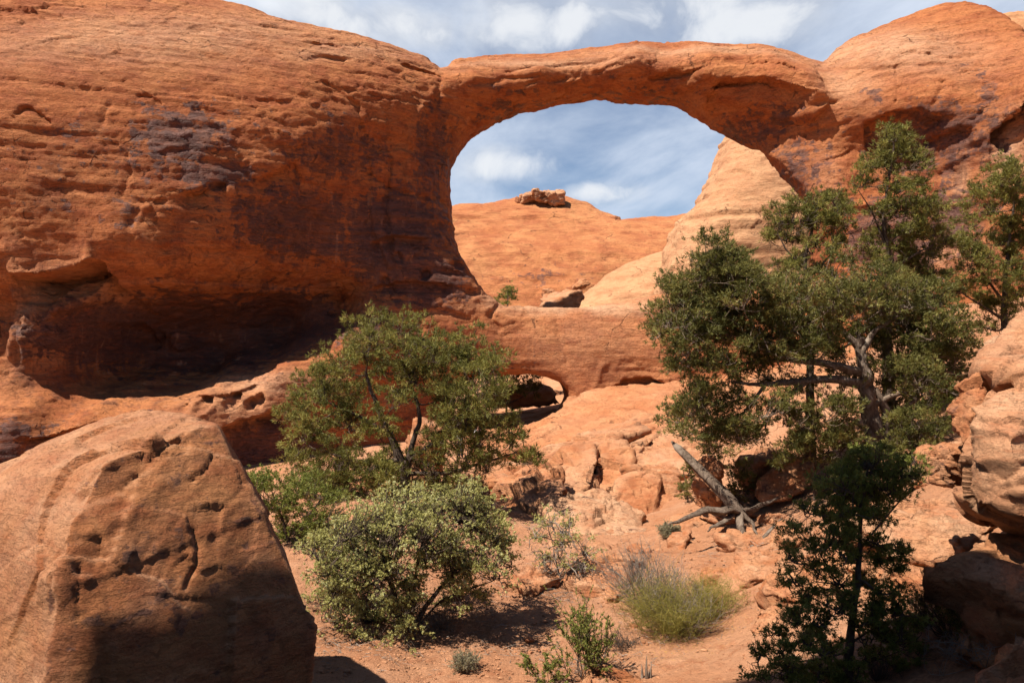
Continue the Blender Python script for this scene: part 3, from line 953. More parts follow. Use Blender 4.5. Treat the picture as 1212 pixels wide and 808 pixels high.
# ---- rocks seen through and beside the opening
def upright_rock(name, label, cat, outline, Y, thick, r, off, mat, h=0.3, s=1.0, seed=0, amp=1.0, flakes=0.6, pale=0.0, varnish_shade=None, streak=None):
    pts = [pix(u, v, Y + dy)[[0, 2]] for (u, v, dy) in outline]
    pts = np.array(pts)
    lo, hi = pts.min(0) - 1.5, pts.max(0) + 1.5
    A, B = np.arange(lo[0], hi[0], h), np.arange(lo[1], hi[1], h)
    X, Z = np.meshgrid(A, B, indexing='ij')
    U, V_ = 606 + FPX * X / Y, 404 - FPX * (Z - EYE) / Y
    P0 = np.c_[X.ravel(), np.zeros(X.size), Z.ravel()]
    d2 = poly_sd(pts, X, Z) + (0.25 * fbm(P0, 0.3 * s, 4, seed + 7)).reshape(X.shape) * amp
    ct = np.array(off, float)
    front = TPS(ct[:, :2], ct[:, 2], 0.001)(U, V_) if len(off) > 3 else np.full(X.shape, float(off[0][2]))
    front = np.clip(front, -15, 25)
    C = np.arange(front[d2 < 1].min() - 1.5, front[d2 < 1].max() + thick + 1.5, h)
    rr = np.full(X.shape, float(r))

    def tw(V):
        W = V[:, [0, 2, 1]].astype(np.float64)
        W[:, 1] += Y
        return W

    def at(V):
        u, v = 606 + FPX * V[:, 0] / Y, 404 - FPX * (V[:, 1] - EYE) / Y
        return {'pale': np.full(len(V), pale), 'varnish_shade': blobs(varnish_shade or [], u, v), 'streak': blobs(streak or [], u, v)}
    o = build_slab(name, A, B, C, h, d2, front, front + thick, rr, tw, mat, lambda W, V: amp * (0.5 * rock_relief(W, 1.0, s, seed, flakes * 1.5) + 0.5 / s * bedding(W, seed + 70, 0.8 / s) + 0.16 / s * chips((W + 0.4 * fbm(W, 0.6, 2, 9)[:, None]) * np.array([.35, .35, .7]) * s, seed)[0]), at)
    tag(o, label, cat)
    return o


upright_rock('rock_dome', 'rounded red slickrock dome seen through the big opening', 'rock dome',
             [(380, 260, 18), (470, 246, 18), (530, 241, 18), (575, 236, 18), (605, 230, 19), (640, 224, 20), (672, 224, 20), (692, 235, 20), (712, 247, 19), (740, 262, 18), (800, 262, 18), (900, 262, 18), (960, 270, 18), (1000, 430, 0), (330, 430, 0)],
             96, 16, 2.2, [(330, 240, 13), (450, 240, 13), (560, 242, 13), (640, 240, 14), (720, 250, 13), (860, 255, 12), (990, 255, 12), (330, 290, 6), (450, 290, 6), (560, 290, 6.2), (640, 290, 6.2), (720, 290, 6), (860, 295, 5), (990, 300, 5),
             (330, 340, 2), (450, 340, 2), (560, 340, 2), (640, 340, 2), (720, 340, 2), (860, 345, 1), (990, 345, 1), (330, 425, -3), (500, 425, -3), (640, 425, -3), (800, 425, -3), (990, 425, -3)],
             M['dome'], 0.4, 0.6, 200, 0.9, 0.7, 0.0, [(640, 325, 100, 30, .55), (600, 250, 90, 10, .3)], None)
upright_rock('rock_ridge', 'low flat-topped slickrock ridge behind the dome in the big opening', 'rock ridge',
             [(690, 262, 0), (735, 250, 0), (765, 247, 0), (800, 244, 0), (830, 241, 0), (880, 242, 0), (960, 240, 0), (980, 330, 0), (690, 330, 0)],
             128, 20, 4, [(700, 250, 6), (800, 250, 6), (900, 250, 6), (700, 300, 0), (800, 300, 0), (950, 300, 0)], M['dome'], 0.6, 0.4, 230, 0.8)
upright_rock('slickrock_hump', 'pale slickrock hump between the dome and the lower wall', 'rock hump',
             [(676, 366, 2), (690, 352, 2), (706, 338, 2), (722, 324, 3), (745, 308, 3), (775, 296, 3), (800, 290, 3), (840, 288, 3), (900, 290, 3), (930, 420, 0), (670, 420, 0)],
             78, 10, 3.0, [(690, 350, 3), (740, 312, 4), (800, 292, 4.5), (900, 292, 5), (700, 370, 0), (780, 340, 1), (880, 340, 1), (700, 415, -2), (800, 415, -2), (920, 415, -2)],
             M['buttress'], 0.25, 0.8, 260, 0.8, 0.5, 0.2)
upright_rock('rock_buttress', 'pale steep sandstone buttress standing behind the right leg of the span', 'rock buttress',
             [(792, 345, 0), (800, 312, 1), (806, 290, 1), (814, 262, 1.5), (828, 244, 2), (846, 226, 2), (858, 204, 2), (868, 182, 2), (877, 160, 2), (890, 130, 2.5), (930, 108, 3), (980, 100, 3), (1060, 120, 3), (1080, 420, 0), (790, 420, 0)],
             70, 9, 2.6, [(800, 300, 2.5), (850, 220, 3.4), (890, 140, 4.5), (980, 110, 5), (860, 280, .8), (900, 220, 1.2), (980, 200, 1.4), (830, 350, 0), (900, 330, 0), (1000, 330, 0), (820, 415, -1.5), (950, 415, -1.5), (1060, 415, -1.5)],
             M['buttress'], 0.2, 1.1, 290, 1.0, 0.7, 0.35, [(930, 200, 30, 50, .3)], None)
upright_rock('sandstone_knob', 'small sandstone knob on the skyline at the top right corner', 'rock knob',
             [(1186, 60, 2), (1194, 40, 2), (1196, 22, 2), (1199, 10, 2), (1210, 3, 2), (1240, -4, 2), (1300, 0, 2), (1310, 90, 0), (1180, 90, 0)],
             66, 6, 1.6, [(1190, 40, 2), (1240, 5, 3), (1290, 20, 3), (1190, 85, 0), (1240, 60, 0), (1300, 85, 0)], M['buttress'], 0.2, 1.0, 310, 0.8)


# ---- the slickrock apron below the lower wall (a solid grown along the vertical)
def build_apron():
    tp = np.array([pix(*p) for p in [(560, 505, 58), (610, 508, 56), (650, 500, 57), (680, 468, 56), (720, 458, 56), (780, 452, 55.5), (840, 448, 55), (900, 440, 53), (960, 420, 52), (600, 540, 45), (640, 515, 46),
                                      (690, 500, 47), (750, 488, 47), (820, 476, 46), (890, 465, 44), (610, 565, 37), (640, 548, 38.5), (690, 531, 39), (720, 522, 39.5), (770, 508, 39.5), (820, 498, 39), (880, 488, 37), (620, 490, 63), (660, 482, 66), (580, 494, 66), (650, 492, 60)]])
    top = TPS(tp[:, :2], tp[:, 2], 0.001)
    edge = np.array([pix(*p)[:2] for p in [(470, 560, 46), (540, 575, 40), (600, 568, 36.5), (628, 553, 37.5), (650, 542, 38.2), (668, 538, 38.6), (690, 540, 37.0), (705, 532, 38.6), (730, 520, 40), (752, 518, 38.0), (775, 512, 38.6), (810, 503, 38.6), (850, 500, 37), (900, 490, 36), (960, 470, 37)]])
    poly = np.r_[edge, [[26, 50], [24, 60], [12, 62], [4, 70], [-6, 72], [-9, 62], [-9, 50]]]
    h = 0.14
    A, B, C = np.arange(-11, 27, h), np.arange(34.5, 73.5, h), np.arange(-6.5, 4.2, h)
    X, Y = np.meshgrid(A, B, indexing='ij')
    P0 = np.c_[X.ravel(), Y.ravel(), np.zeros(X.size)]
    d2 = poly_sd(poly, X, Y) + (0.5 * fbm(P0, 0.45, 4, 401)).reshape(X.shape)
    z = np.clip(top(X, Y), -2.5, 5.5) + (0.25 * fbm(P0, 0.2, 3, 402)).reshape(X.shape)
    for pts, dep in (([(610, 536), (690, 518), (760, 500), (800, 488)], .35), ([(690, 490), (750, 478), (830, 470)], .2), ([(640, 548), (700, 529), (770, 505)], .22)):
        w = np.array([pix(u, v, 42)[:2] * np.array([1, 1]) for u, v in pts])
        w = np.array([pix(u, v, (EYE - float(np.clip(top(*pix(u, v, 42)[:2]), -2, 3))) * FPX / max(v - 404, 20))[:2] for u, v in pts])
        d, side, t = line_sd(w, X, Y)
        z = z - dep * (side < 0) * np.exp(-d / 1.6) * sstep(d, 0, .15)
    thick = np.full(X.shape, 1.7)

    def tw(V):
        W = V.astype(np.float64).copy()
        W[:, 2] = -W[:, 2]
        return W
    o = build_slab('slickrock_apron', A, B, C, h, d2, -z, -z + thick, np.full(X.shape, 0.45), tw, M['ledge'],
                   lambda W, V: 0.4 * rock_relief(W * np.array([1, 1, 1.6]), 1.0, 1.3, 410, 1.4) + 0.22 * chips(W * np.array([.32, .32, .8]), 415, 0.8)[0] + 0.08 * chips(W * np.array([.9, .9, 2.0]), 416, 0.8)[0] + 0.42 * bedding(W, 430, 0.34) + 0.2 * bedding(W, 440, 0.13),
                   lambda V: {'pale': np.clip(0.45 * fbm(np.c_[V[:, 0], V[:, 1], V[:, 2]], 0.25, 3, 420) + 0.15, 0, 1), 'varnish_shade': np.zeros(len(V)), 'streak': np.zeros(len(V))})
    tag(o, 'smooth sloping slickrock apron in front of the small window', 'slickrock apron')


build_apron()


# ------------------------------------------------------------------ boulders
_ico = {}


def ico(n):
    if n not in _ico:
        import bmesh
        bm = bmesh.new()
        bmesh.ops.create_icosphere(bm, subdivisions=n, radius=1.0)
        bm.verts.ensure_lookup_table()
        V = np.array([v.co[:] for v in bm.verts])
        V /= np.linalg.norm(V, axis=1, keepdims=True)
        _ico[n] = (V, np.array([[v.index for v in f.verts] for f in bm.faces]))
        bm.free()
    return _ico[n]


def rotm(rx, ry, rz):
    rx, ry, rz = map(math.radians, (rx, ry, rz))
    cx, sx, cy, sy, cz, sz = math.cos(rx), math.sin(rx), math.cos(ry), math.sin(ry), math.cos(rz), math.sin(rz)
    return (np.array([[cz, -sz, 0], [sz, cz, 0], [0, 0, 1]]) @ np.array([[cy, 0, sy], [0, 1, 0], [-sy, 0, cy]])
            @ np.array([[1, 0, 0], [0, cx, -sx], [0, sx, cx]]))


def planes_radius(D, planes, sharp):
    """Distance from the middle to a body cut by flat faces (unit normal, distance), edges worn round."""
    nn = np.array([p[0] for p in planes], float)
    nn /= np.linalg.norm(nn, axis=1, keepdims=True)
    dd = np.array([p[1] for p in planes], float)
    k = np.maximum(D @ nn.T, 1e-4) / dd
    return 1.0 / (np.sum(k ** sharp, axis=1) ** (1.0 / sharp))


def facets(W, s, seed):
    q = W + 0.12 / s * np.stack([fbm(W, 1.1 * s, 3, seed + 40 + c) for c in range(3)], 1)
    return chips(q * np.array([0.55, 0.55, 0.8]) * s, seed + 50)[0] + 0.35 * chips(q * np.array([1.7, 1.7, 2.4]) * s, seed + 60)[0]


def boulder(name, label, cat, loc, dims, rot=(0, 0, 0), seed=0, planes=None, sharp=16, detail=5, mat='boulder', amp=1.0, flakes=0.7, s=None, group=None, varn=0.0, pale=0.2, root=None):
    rng = np.random.default_rng(seed + 7000)
    D, F = ico(detail)
    if planes is None:
        planes = [((1, 0, 0), 1), ((-1, 0, 0), 1), ((0, 1, 0), 1), ((0, -1, 0), 1), ((0, 0, 1), 1), ((0, 0, -1), 1)]
        planes = [(np.array(n) + rng.normal(0, 0.16, 3), d * rng.uniform(0.88, 1.0)) for n, d in planes]
        for _ in range(9):
            n = rng.normal(0, 1, 3)
            n /= np.linalg.norm(n)
            planes.append((n, rng.uniform(0.86, 1.12)))
    V = D * planes_radius(D, planes, sharp)[:, None]
    W = (V * np.array(dims) / 2) @ rotm(*rot).T + np.array(loc, float)
    sz = float(np.mean(dims))
    s = s or np.clip(3.2 / sz, 0.9, 8)
    n = normals_of(W, F)
    W = W + n * (amp * (0.36 * rock_relief(W, 1.0, s, seed * 3 + 11, flakes) + 0.40 / s * facets(W, s, seed) + 0.08 / s * bedding(W, seed + 30, 0.3 / s)))[:, None]
    p = fbm(W, 0.8 * s, 3, seed + 5)
    o = make_mesh(name, W - np.array(loc), F, M[mat], True, {'varnish_shade': np.clip(varn + 0.7 * p, 0, 1.2), 'pale': np.clip(pale + 0.9 * p, 0, 1), 'streak': np.zeros(len(W))})
    o.location = [float(c) for c in loc]
    tag(o, label, cat, group)
    return o


def ground_at(px, py, Y):
    p = pix(px, py, Y)
    return float(gz(p[0], p[1]))


# the big near boulder at the left, cut by its own faces
def hull_planes(verts, c):
    """Flat faces of the convex body through the given corner points, seen from its middle c."""
    import bmesh
    bm = bmesh.new()
    for v in verts:
        bm.verts.new([float(x) for x in v])
    bmesh.ops.convex_hull(bm, input=bm.verts[:])
    out = []
    for f in bm.faces:
        if f.calc_area() < 1e-7:
            continue
        f.normal_update()
        n, a = np.array(f.normal), np.array(f.verts[0].co)
        d = float(n @ (a - c))
        if d < 0:
            n, d = -n, -d
        if not any(n @ q[0] > 0.9995 and abs(d - q[1]) < 1e-3 for q in out):
            out.append((n, max(d, 0.02)))
    bm.free()
    return out


def hull_boulder(label, corners, seed, name='boulder', sharp=80, detail=6, mat='boulder', amp=1.0, flakes=0.6, s=None, group=None, varn=0.0, pale=0.2):
    v = np.array([pix(*q) for q in corners])
    c = (v.min(0) + v.max(0)) / 2
    D, F = ico(detail)
    W = D * planes_radius(D, hull_planes(v, c), sharp)[:, None] * (len(corners) ** (1.0 / sharp)) ** 0.5 + c
    sz = float(np.mean(v.max(0) - v.min(0)))
    s = s or np.clip(3.2 / sz, 0.9, 8)
    W = W + normals_of(W, F) * (amp * (0.30 * rock_relief(W, 1.0, s, seed * 3 + 11, flakes) + 0.42 / s * facets(W, s, seed) + 0.10 / s * bedding(W, seed + 30, 0.3 / s)))[:, None]
    p = fbm(W, 0.8 * s, 3, seed + 5)
    o = make_mesh(name, W - c, F, M[mat], True, {'varnish_shade': np.clip(varn + 0.7 * p, 0, 1.2), 'pale': np.clip(pale + 0.9 * p, 0, 1), 'streak': np.zeros(len(W))})
    o.location = [float(x) for x in c]
    tag(o, label, 'boulder', group)
    return o


HERO = [(50, 850, 7.1), (74, 690, 7.3), (84, 620, 7.6), (125, 545, 8.1), (185, 522, 8.5), (258, 503, 9.1), (200, 487, 9.8), (150, 490, 10.0), (95, 512, 9.8), (18, 560, 9.0), (-60, 600, 9.0), (-80, 850, 9.0), (366, 735, 8.5), (360, 850, 8.3), (278, 545, 8.9),
        (305, 596, 8.75), (352, 690, 8.65), (368, 745, 9.6), (330, 640, 10.3), (255, 506, 10.4), (360, 850, 10.3), (60, 530, 11.3), (-110, 600, 11), (-110, 850, 11), (230, 520, 11.3), (250, 850, 11.5), (200, 850, 7.35)]


def build_hero():
    v = np.array([pix(*q) for q in HERO])
    c = np.array([-3.9, 9.2, 2.0])
    D, F = ico(7)
    V = D * planes_radius(D, hull_planes(v, c), 150)[:, None] * 1.01
    W = V + c
    n = normals_of(W, F)
    d = 0.045 * rock_relief(W, 1.0, 2.2, 901, 0.8) + 0.03 * bedding(W @ rotm(8, 22, 0).T, 941, 0.3)
    # scooped shell-like hollows and a crack over the front face
    q = W.copy()
    q[:, 0] += 0.25 * fbm(W, 1.1, 3, 902)
    q[:, 2] += 0.25 * fbm(W, 1.1, 3, 903)
    c1, e1 = chips(W * np.array([0.8, 0.8, 0.7]), 911, 1.0)
    c2, e2 = chips((0.5 * q + 0.5 * W) * np.array([2.2, 2.2, 1.5]), 921, 1.0)
    c3, e3 = chips(q * np.array([6.5, 6.5, 5.0]), 931, 1.0)
    broken = np.exp(-((W[:, 0] + 3.55) / 0.75) ** 2 - ((W[:, 2] - 2.95) / 0.40) ** 2)     # the chipped band across the middle of the front
    d += 0.085 * c1 + (0.030 + 0.02 * broken) * c2 + (0.003 + 0.011 * broken) * c3
    d += 0.02 * np.maximum(fbm(q, (4.0, 4.0, 1.3), 4, 950), -0.15) + 0.012 * bedding(q @ rotm(4, 60, 0).T, 951, 0.09)
    a = np.array([pix(u, v, 7.9)[[0, 2]] for u, v in ((84, 600), (100, 560), (128, 545), (175, 527), (182, 548), (150, 572), (120, 598), (88, 622))])
    d -= 0.035 * sstep(-poly_sd(a, q[:, 0], q[:, 2]), -0.01, 0.05) * (W[:, 1] < 8.9)       # the flat scar at the upper left of the front
    fold = fbm(q, (5.0, 2.0, 1.2), 3, 904, ridged=True)
    d += 0.012 * np.maximum(fold, -0.2) * np.exp(-((W[:, 0] + 3.7) / 0.8) ** 2 - ((W[:, 2] - 2.7) / 0.6) ** 2)
    fold = fbm(q, (6.0, 2.0, 0.7), 3, 906, ridged=True)
    d += 0.014 * np.maximum(fold, -0.2) * np.exp(-((W[:, 0] + 3.55) / 0.7) ** 2 - ((W[:, 2] - 2.1) / 0.6) ** 2)
    for line, dep, w in (([(157, 526), (150, 545), (140, 565), (128, 585)], .05, .02), ([(75, 680), (95, 655), (118, 628), (160, 590)], -.03, .10), ([(195, 560), (188, 580)], .04, .018), ([(92, 668), (89, 712)], .025, .018), ([(250, 545), (262, 580), (288, 612), (300, 640)], .03, .02), ([(205, 640), (218, 655), (222, 690)], .035, .02), ([(108, 660), (125, 715)], .04, .015)):
        a = np.array([pix(u, v, 7.7)[[0, 2]] for u, v in line])
        dd, _, _ = line_sd(a, q[:, 0], q[:, 2])
        d -= dep * np.exp(-(dd / w) ** 2) * (W[:, 1] < 8.8)
    W = W + n * d[:, None]
    front = sstep((normals_of(W, F) @ np.array([0.42, -0.9, 0.1])), 0.5, 0.8)  # front face darkened and the rest paled in colour, as sunlight would
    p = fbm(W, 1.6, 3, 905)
    o = make_mesh('boulder', W - c, F, M['near'], True, {'varnish_shade': np.clip(0.30 * front + 0.45 * p, 0, 1), 'pale': np.clip(0.35 * (1 - front) + 0.5 * p, 0, 1), 'streak': 0.25 * front})
    o.location = [float(x) for x in c]
    tag(o, 'huge blunt-topped orange boulder, its front half in shade, left of the leafy bushes', 'boulder')


build_hero()

GB = 'fallen boulders below the slickrock apron'
# (label, pixel, distance, width, depth, height, rotation, seed, options)
for (label, px, py, Y, dims, rot, seed, kw) in [
    ('thin wedge boulder perched on top of the loaf-shaped one', 760, 561, 29, (1.7, 1.4, .6), (0, 5, 20), 6, {}),
    ('low block with a shadowed front right of the pinyon foot', 600, 548, 34, (2.2, 2.2, 1.6), (0, -10, 5), 8, {}),
    ('buried block at the foot of the pale slab boulder', 688, 672, 19.0, (1.5, 1.2, 1.1), (0, 10, 25), 9, dict(pale=.4)),
    ('small square block under the right end of the pale slab boulder', 740, 655, 21, (1.0, 1.0, .9), (0, 0, 30), 10, {}),
    ('orange block standing upright between the pinyon stems', 504, 527, 32, (1.5, 1.4, 2.1), (0, 5, 10), 11, {}),
    ('pointed block leaning at the pinyon foot', 498, 570, 27, (.9, .9, 1.3), (0, 14, 25), 12, {}),
    ('pale block seen through the gap in the leafy bush', 508, 696, 16.5, (.75, .8, .7), (0, 10, 20), 13, dict(pale=.6)),
    ('long low block under the left pinyon branches', 380, 600, 26, (2.4, 1.6, 1.5), (0, -8, 0), 14, {}),
    ('broken block half hidden by the left pinyon branches', 430, 590, 25, (1.6, 1.5, 1.3), (0, 12, 40), 15, {}),
    ('block in the gap beneath the middle pinyon branches', 555, 590, 26, (1.5, 1.4, 1.1), (0, 8, 14), 16, {}),
    ('square block below the apron left of the speckled boulder', 585, 580, 30, (1.7, 1.6, 1.5), (0, 5, -12), 17, {}),
]:
    boulder('boulder', label, 'boulder', pix(px, py, Y), dims, rot, seed, group=GB, **kw)

GR = 'boulders on the right-hand slope'
for (label, px, py, Y, dims, rot, seed, kw) in [
    ('upright block against the fallen grey log', 838, 572, 20.5, (.62, .8, 1.15), (0, 4, 20), 32, dict(varn=.2)),
    ('dark tilted slab with a straight edge behind the log roots', 925, 573, 20.0, (1.5, .9, .28), (30, -32, 10), 33, dict(varn=.3)),
    ('shaded block in the hollow under the old juniper', 905, 560, 21.5, (1.7, 1.3, 1.0), (0, 8, 30), 34, {}),
    ('flat-topped boulder with a crack of shade beneath it', 1085, 640, 12.4, (2.0, 1.9, .95), (5, -6, 14), 35, dict(pale=.45, detail=6)),
    ('low rock at the foot of the flat-topped boulder', 1110, 706, 11.0, (1.3, 1.2, .55), (0, 4, 20), 36, dict(detail=6)),
    ('thick slab under the dark conifer branches', 965, 690, 13.6, (1.7, 1.3, .7), (0, -14, 18), 38, {}),
]:
    boulder('boulder', label, 'boulder', pix(px, py, Y), dims, rot, seed, group=GR, **kw)

for label, corners, seed, kw in [
    ('dark-sided boulder in the speckled shade right of the spreading pinyon', [(640, 546, 29), (662, 560, 27), (670, 592, 25.5), (645, 628, 24.3), (602, 648, 24.3), (580, 612, 26), (590, 580, 28), (620, 554, 30), (640, 560, 31.5), (600, 590, 30.5), (600, 670, 25), (665, 650, 26)], 3, dict(varn=.3)),
    ('tilted lit boulder hump under the apron lip, left of a vertical cleft', [(640, 558, 29), (668, 534, 31), (698, 525, 31.5), (707, 545, 29), (702, 575, 27.5), (668, 594, 26.5), (648, 590, 27), (700, 606, 28), (650, 610, 28), (700, 560, 32.5), (640, 570, 32.5)], 1, dict(pale=.3)),
    ('rounded boulder hump right of the vertical cleft', [(706, 545, 30), (716, 526, 31.5), (740, 525, 31), (749, 545, 29.5), (744, 564, 28.5), (720, 584, 27.5), (700, 588, 27.5), (744, 560, 32), (700, 560, 32), (742, 590, 29), (700, 606, 28)], 2, dict(pale=.3)),
    ('flat pale slab boulder with a squared front edge', [(640, 622, 21.3), (664, 590, 24.4), (712, 582, 25), (757, 606, 23.2), (766, 632, 21.6), (745, 642, 20.9), (690, 644, 20.6), (768, 672, 21.8), (745, 682, 21.2), (690, 690, 20.9), (638, 670, 21.5), (650, 640, 24.5), (762, 640, 24.8)], 4, dict(pale=.75, varn=.15)),
    ('smooth wide boulder shaped like a loaf beside the fallen grey log', [(708, 594, 26), (735, 568, 28), (775, 561, 28.5), (803, 571, 28), (809, 590, 27), (797, 608, 26), (760, 615, 25.4), (722, 610, 25.5), (802, 630, 26.5), (728, 630, 26), (770, 600, 30.5)], 5, dict(flakes=.3, sharp=14)),
    ('broad sloping block behind the loaf-shaped boulder', [(742, 545, 33), (768, 512, 36), (810, 498, 37.5), (858, 500, 37.5), (870, 560, 30), (800, 580, 29), (748, 575, 31), (800, 600, 31), (860, 590, 33), (750, 590, 34)], 7, dict(pale=.45)),
    ('broken boulder wedged between the speckled boulder and the pinyon', [(560, 560, 31), (590, 545, 33), (622, 548, 33), (626, 575, 30), (600, 590, 29), (565, 590, 29), (560, 600, 31), (620, 600, 32)], 8, dict()),
]:
    hull_boulder(label, corners, seed, group=GB, **kw)

for label, corners, seed, kw in [
    ('long pale slickrock slab running up the slope behind the yellow-green tuft', [(846, 692, 15.2), (868, 666, 16.3), (930, 618, 18.0), (962, 608, 18.2), (972, 640, 17.0), (950, 668, 16.0), (900, 692, 15.2), (860, 704, 14.9), (850, 730, 15.4), (970, 700, 16.5), (900, 740, 15.6), (960, 640, 18.6)], 71, dict(pale=.35)),
    ('broad sloping slab in the sun between the dark conifer and the old juniper', [(955, 612, 17.6), (1010, 585, 18.2), (1066, 590, 17.4), (1080, 622, 15.6), (1040, 650, 14.6), (985, 655, 14.9), (1080, 670, 15.6), (985, 690, 15.2), (1040, 680, 14.9), (1010, 620, 19), (1070, 620, 18.6)], 72, dict(pale=.35)),
    ('square-edged block on the sand right of the broken grey branch', [(888, 742, 12.9), (896, 722, 13.2), (930, 714, 13.4), (955, 722, 13.1), (950, 748, 12.6), (905, 756, 12.5), (950, 775, 12.8), (890, 770, 13), (930, 750, 14)], 73, dict(pale=.3)),
    ('slab lip of broken rock under the old juniper branches', [(880, 545, 22.5), (910, 532, 23.5), (960, 540, 23), (985, 560, 21.5), (950, 585, 20.5), (900, 580, 20.8), (885, 600, 21.5), (980, 600, 21.5), (930, 570, 24.5)], 74, dict(pale=.25)),
    ('long thin slab stepping down from the apron lip', [(632, 540, 37), (690, 516, 40), (756, 503, 41), (770, 510, 39.5), (705, 528, 37.5), (645, 550, 36), (640, 562, 36.5), (705, 536, 37.8), (768, 517, 39.8), (700, 530, 41)], 77, dict(pale=.4)),
    ('low broken step of slickrock above the loaf-shaped boulder', [(728, 534, 35), (790, 512, 38), (838, 506, 38), (842, 516, 36.5), (790, 526, 35.5), (735, 545, 34), (735, 556, 34.5), (840, 526, 36.8), (790, 530, 38.5)], 78, dict(pale=.4)),
    ('ledge block under the low branches of the spreading pinyon', [(470, 600, 25), (505, 585, 26), (560, 588, 26), (580, 610, 24.5), (545, 628, 23.5), (490, 628, 23.6), (480, 650, 24), (575, 650, 24.3), (520, 620, 27.5)], 75, dict(pale=.3)),
    ('low rough ledge in the sand below the pale slab boulder', [(600, 668, 19), (640, 655, 19.6), (700, 668, 18.8), (745, 690, 17.9), (720, 706, 17.2), (640, 696, 17.6), (610, 715, 18.2), (730, 730, 17.8), (680, 690, 20)], 76, dict(pale=.3)),
]:
    hull_boulder(label, corners, seed, group='slabs set in the sandy slope', **kw)

# the leaning pile at the right edge: each block its own
hull_boulder('great overhanging boulder at the right edge, its face pitted and lit',
             [(1176, 456, 9.3), (1148, 512, 9.0), (1150, 580, 9.1), (1176, 606, 8.7), (1200, 616, 8.4), (1260, 640, 8.2), (1216, 446, 9.1), (1300, 440, 9), (1340, 640, 8.5), (1150, 490, 11), (1152, 600, 10.6), (1310, 430, 11), (1310, 640, 11), (1196, 520, 8.45)], 41, detail=7, sharp=60, group=GR, pale=.5)
hull_boulder('rounded capping boulder above the overhanging one at the right edge',
             [(1158, 440, 10.2), (1170, 425, 10.8), (1195, 402, 11.2), (1222, 385, 11.6), (1320, 360, 12), (1340, 470, 10), (1205, 452, 9.7), (1172, 446, 9.9), (1180, 452, 12), (1320, 440, 13)], 42, sharp=30, group=GR, pale=.5)
hull_boulder('grey-faced upright slab wedged left of the overhanging boulder',
             [(1158, 446, 10.4), (1168, 456, 10.2), (1150, 516, 9.9), (1140, 525, 10.0), (1124, 494, 10.5), (1136, 470, 10.6), (1160, 460, 11.4), (1150, 530, 11)], 43, sharp=60, group=GR, varn=.35, pale=.1)
boulder('boulder', 'shaded block below the wedged slab on the right slope', 'boulder', (6.05, 11.0, 3.3), (.55, .6, .6), (0, 4, 30), 44, group=GR, detail=6, varn=.3)
hull_boulder('big rounded boulder half in shade at the lower right',
             [(1125, 745, 8.9), (1122, 700, 9.0), (1145, 662, 9.2), (1170, 642, 9.4), (1215, 640, 9.6), (1290, 700, 9.0), (1280, 800, 8.4), (1190, 800, 8.3), (1150, 790, 8.5), (1180, 700, 8.4), (1150, 680, 10.5), (1290, 680, 10.6), (1140, 800, 10)], 45, sharp=16, group=GR, mat='near')
hull_boulder('dark boulder cut off by the lower right corner',
             [(1172, 830, 6.5), (1192, 775, 6.7), (1225, 735, 7.0), (1300, 700, 7.2), (1330, 830, 6.6), (1220, 830, 6.2), (1200, 800, 7.8), (1320, 760, 8)], 46, sharp=16, group=GR, mat='near')
boulder('boulder', 'mossy shaded rock at the bottom edge beside the splintered stump', 'boulder', pix(735, 822, 11.6), (1.15, .8, .62), (0, 5, 10), 47, detail=6, mat='near', sharp=8)

# seen through the big opening
GD = 'boulders behind the lower wall'
boulder('boulder', 'brown balanced boulder on the hump behind the lower wall', 'boulder', pix(688, 337, 75), (1.5, 1.3, .8), (0, -28, 20), 51, group=GD, pale=0)
boulder('boulder', 'flat-topped pale boulder left of the balanced one behind the lower wall', 'boulder', pix(666, 356, 72), (4.0, 3, 1.7), (0, -8, 10), 52, group=GD, pale=.4)
boulder('boulder', 'small flat boulder on the left shoulder behind the lower wall', 'boulder', pix(651, 348, 76), (1.5, 1.3, .9), (0, 0, 10), 53, group=GD)
boulder('boulder', 'long low pale caprock crowning the dome', 'boulder', pix(646, 233, 115), (5.4, 4, 1.7), (0, 4, 5), 54, group=GD, pale=.6, amp=1.5, detail=6)
boulder('boulder', 'short stubby rock left of the long caprock on the dome', 'boulder', pix(626, 234, 115), (2.8, 2.6, 1.6), (0, -8, 25), 58, group=GD, pale=.5, amp=1.4)
boulder('boulder', 'smallest rock at the left end of the caprock on the dome', 'boulder', pix(615, 238, 115), (1.4, 1.3, 1.2), (0, 0, 5), 55, group=GD)
boulder('boulder', 'lit boulder deep inside the small window', 'boulder', pix(662, 470, 76), (2.2, 2, 1.2), (0, 6, 10), 56, group=GD)
boulder('boulder', 'shaded low boulder inside the small window', 'boulder', pix(615, 470, 66.5), (6.0, 2.2, 1.7), (0, -4, 0), 57, group=GD)

# talus under the right side of the fin, seen between the trees
for k, (px, py, Y, w) in enumerate([(1150, 402, 26, .55), (1165, 420, 25, .5), (1140, 428, 23, .6), (1152, 440, 21, .55), (1125, 420, 27, .5), (1172, 392, 28, .5), (1100, 545, 17.5, .6), (1128, 560, 15, .35),
                                    (1090, 575, 16, .4), (870, 535, 22, .5), (950, 560, 20.5, .45), (985, 560, 19, .5), (1010, 575, 17, .45), (860, 560, 21.5, .55)]):
    z = ground_at(px, py, Y)
    p = pix(px, py, Y)
    where = ['left of', 'right of', 'close below', 'just above', 'behind', 'in front of'][k % 6]
    boulder('talus_block', 'small angular sandstone block in the rubble between the trees on the right slope', 'rock', (p[0], p[1], z + w * .2), (w * 1.3, w, w * .8), (10 * k % 25, 7 * k % 20, 40 * k), 60 + k, detail=4, group='rubble blocks between the right-hand trees')

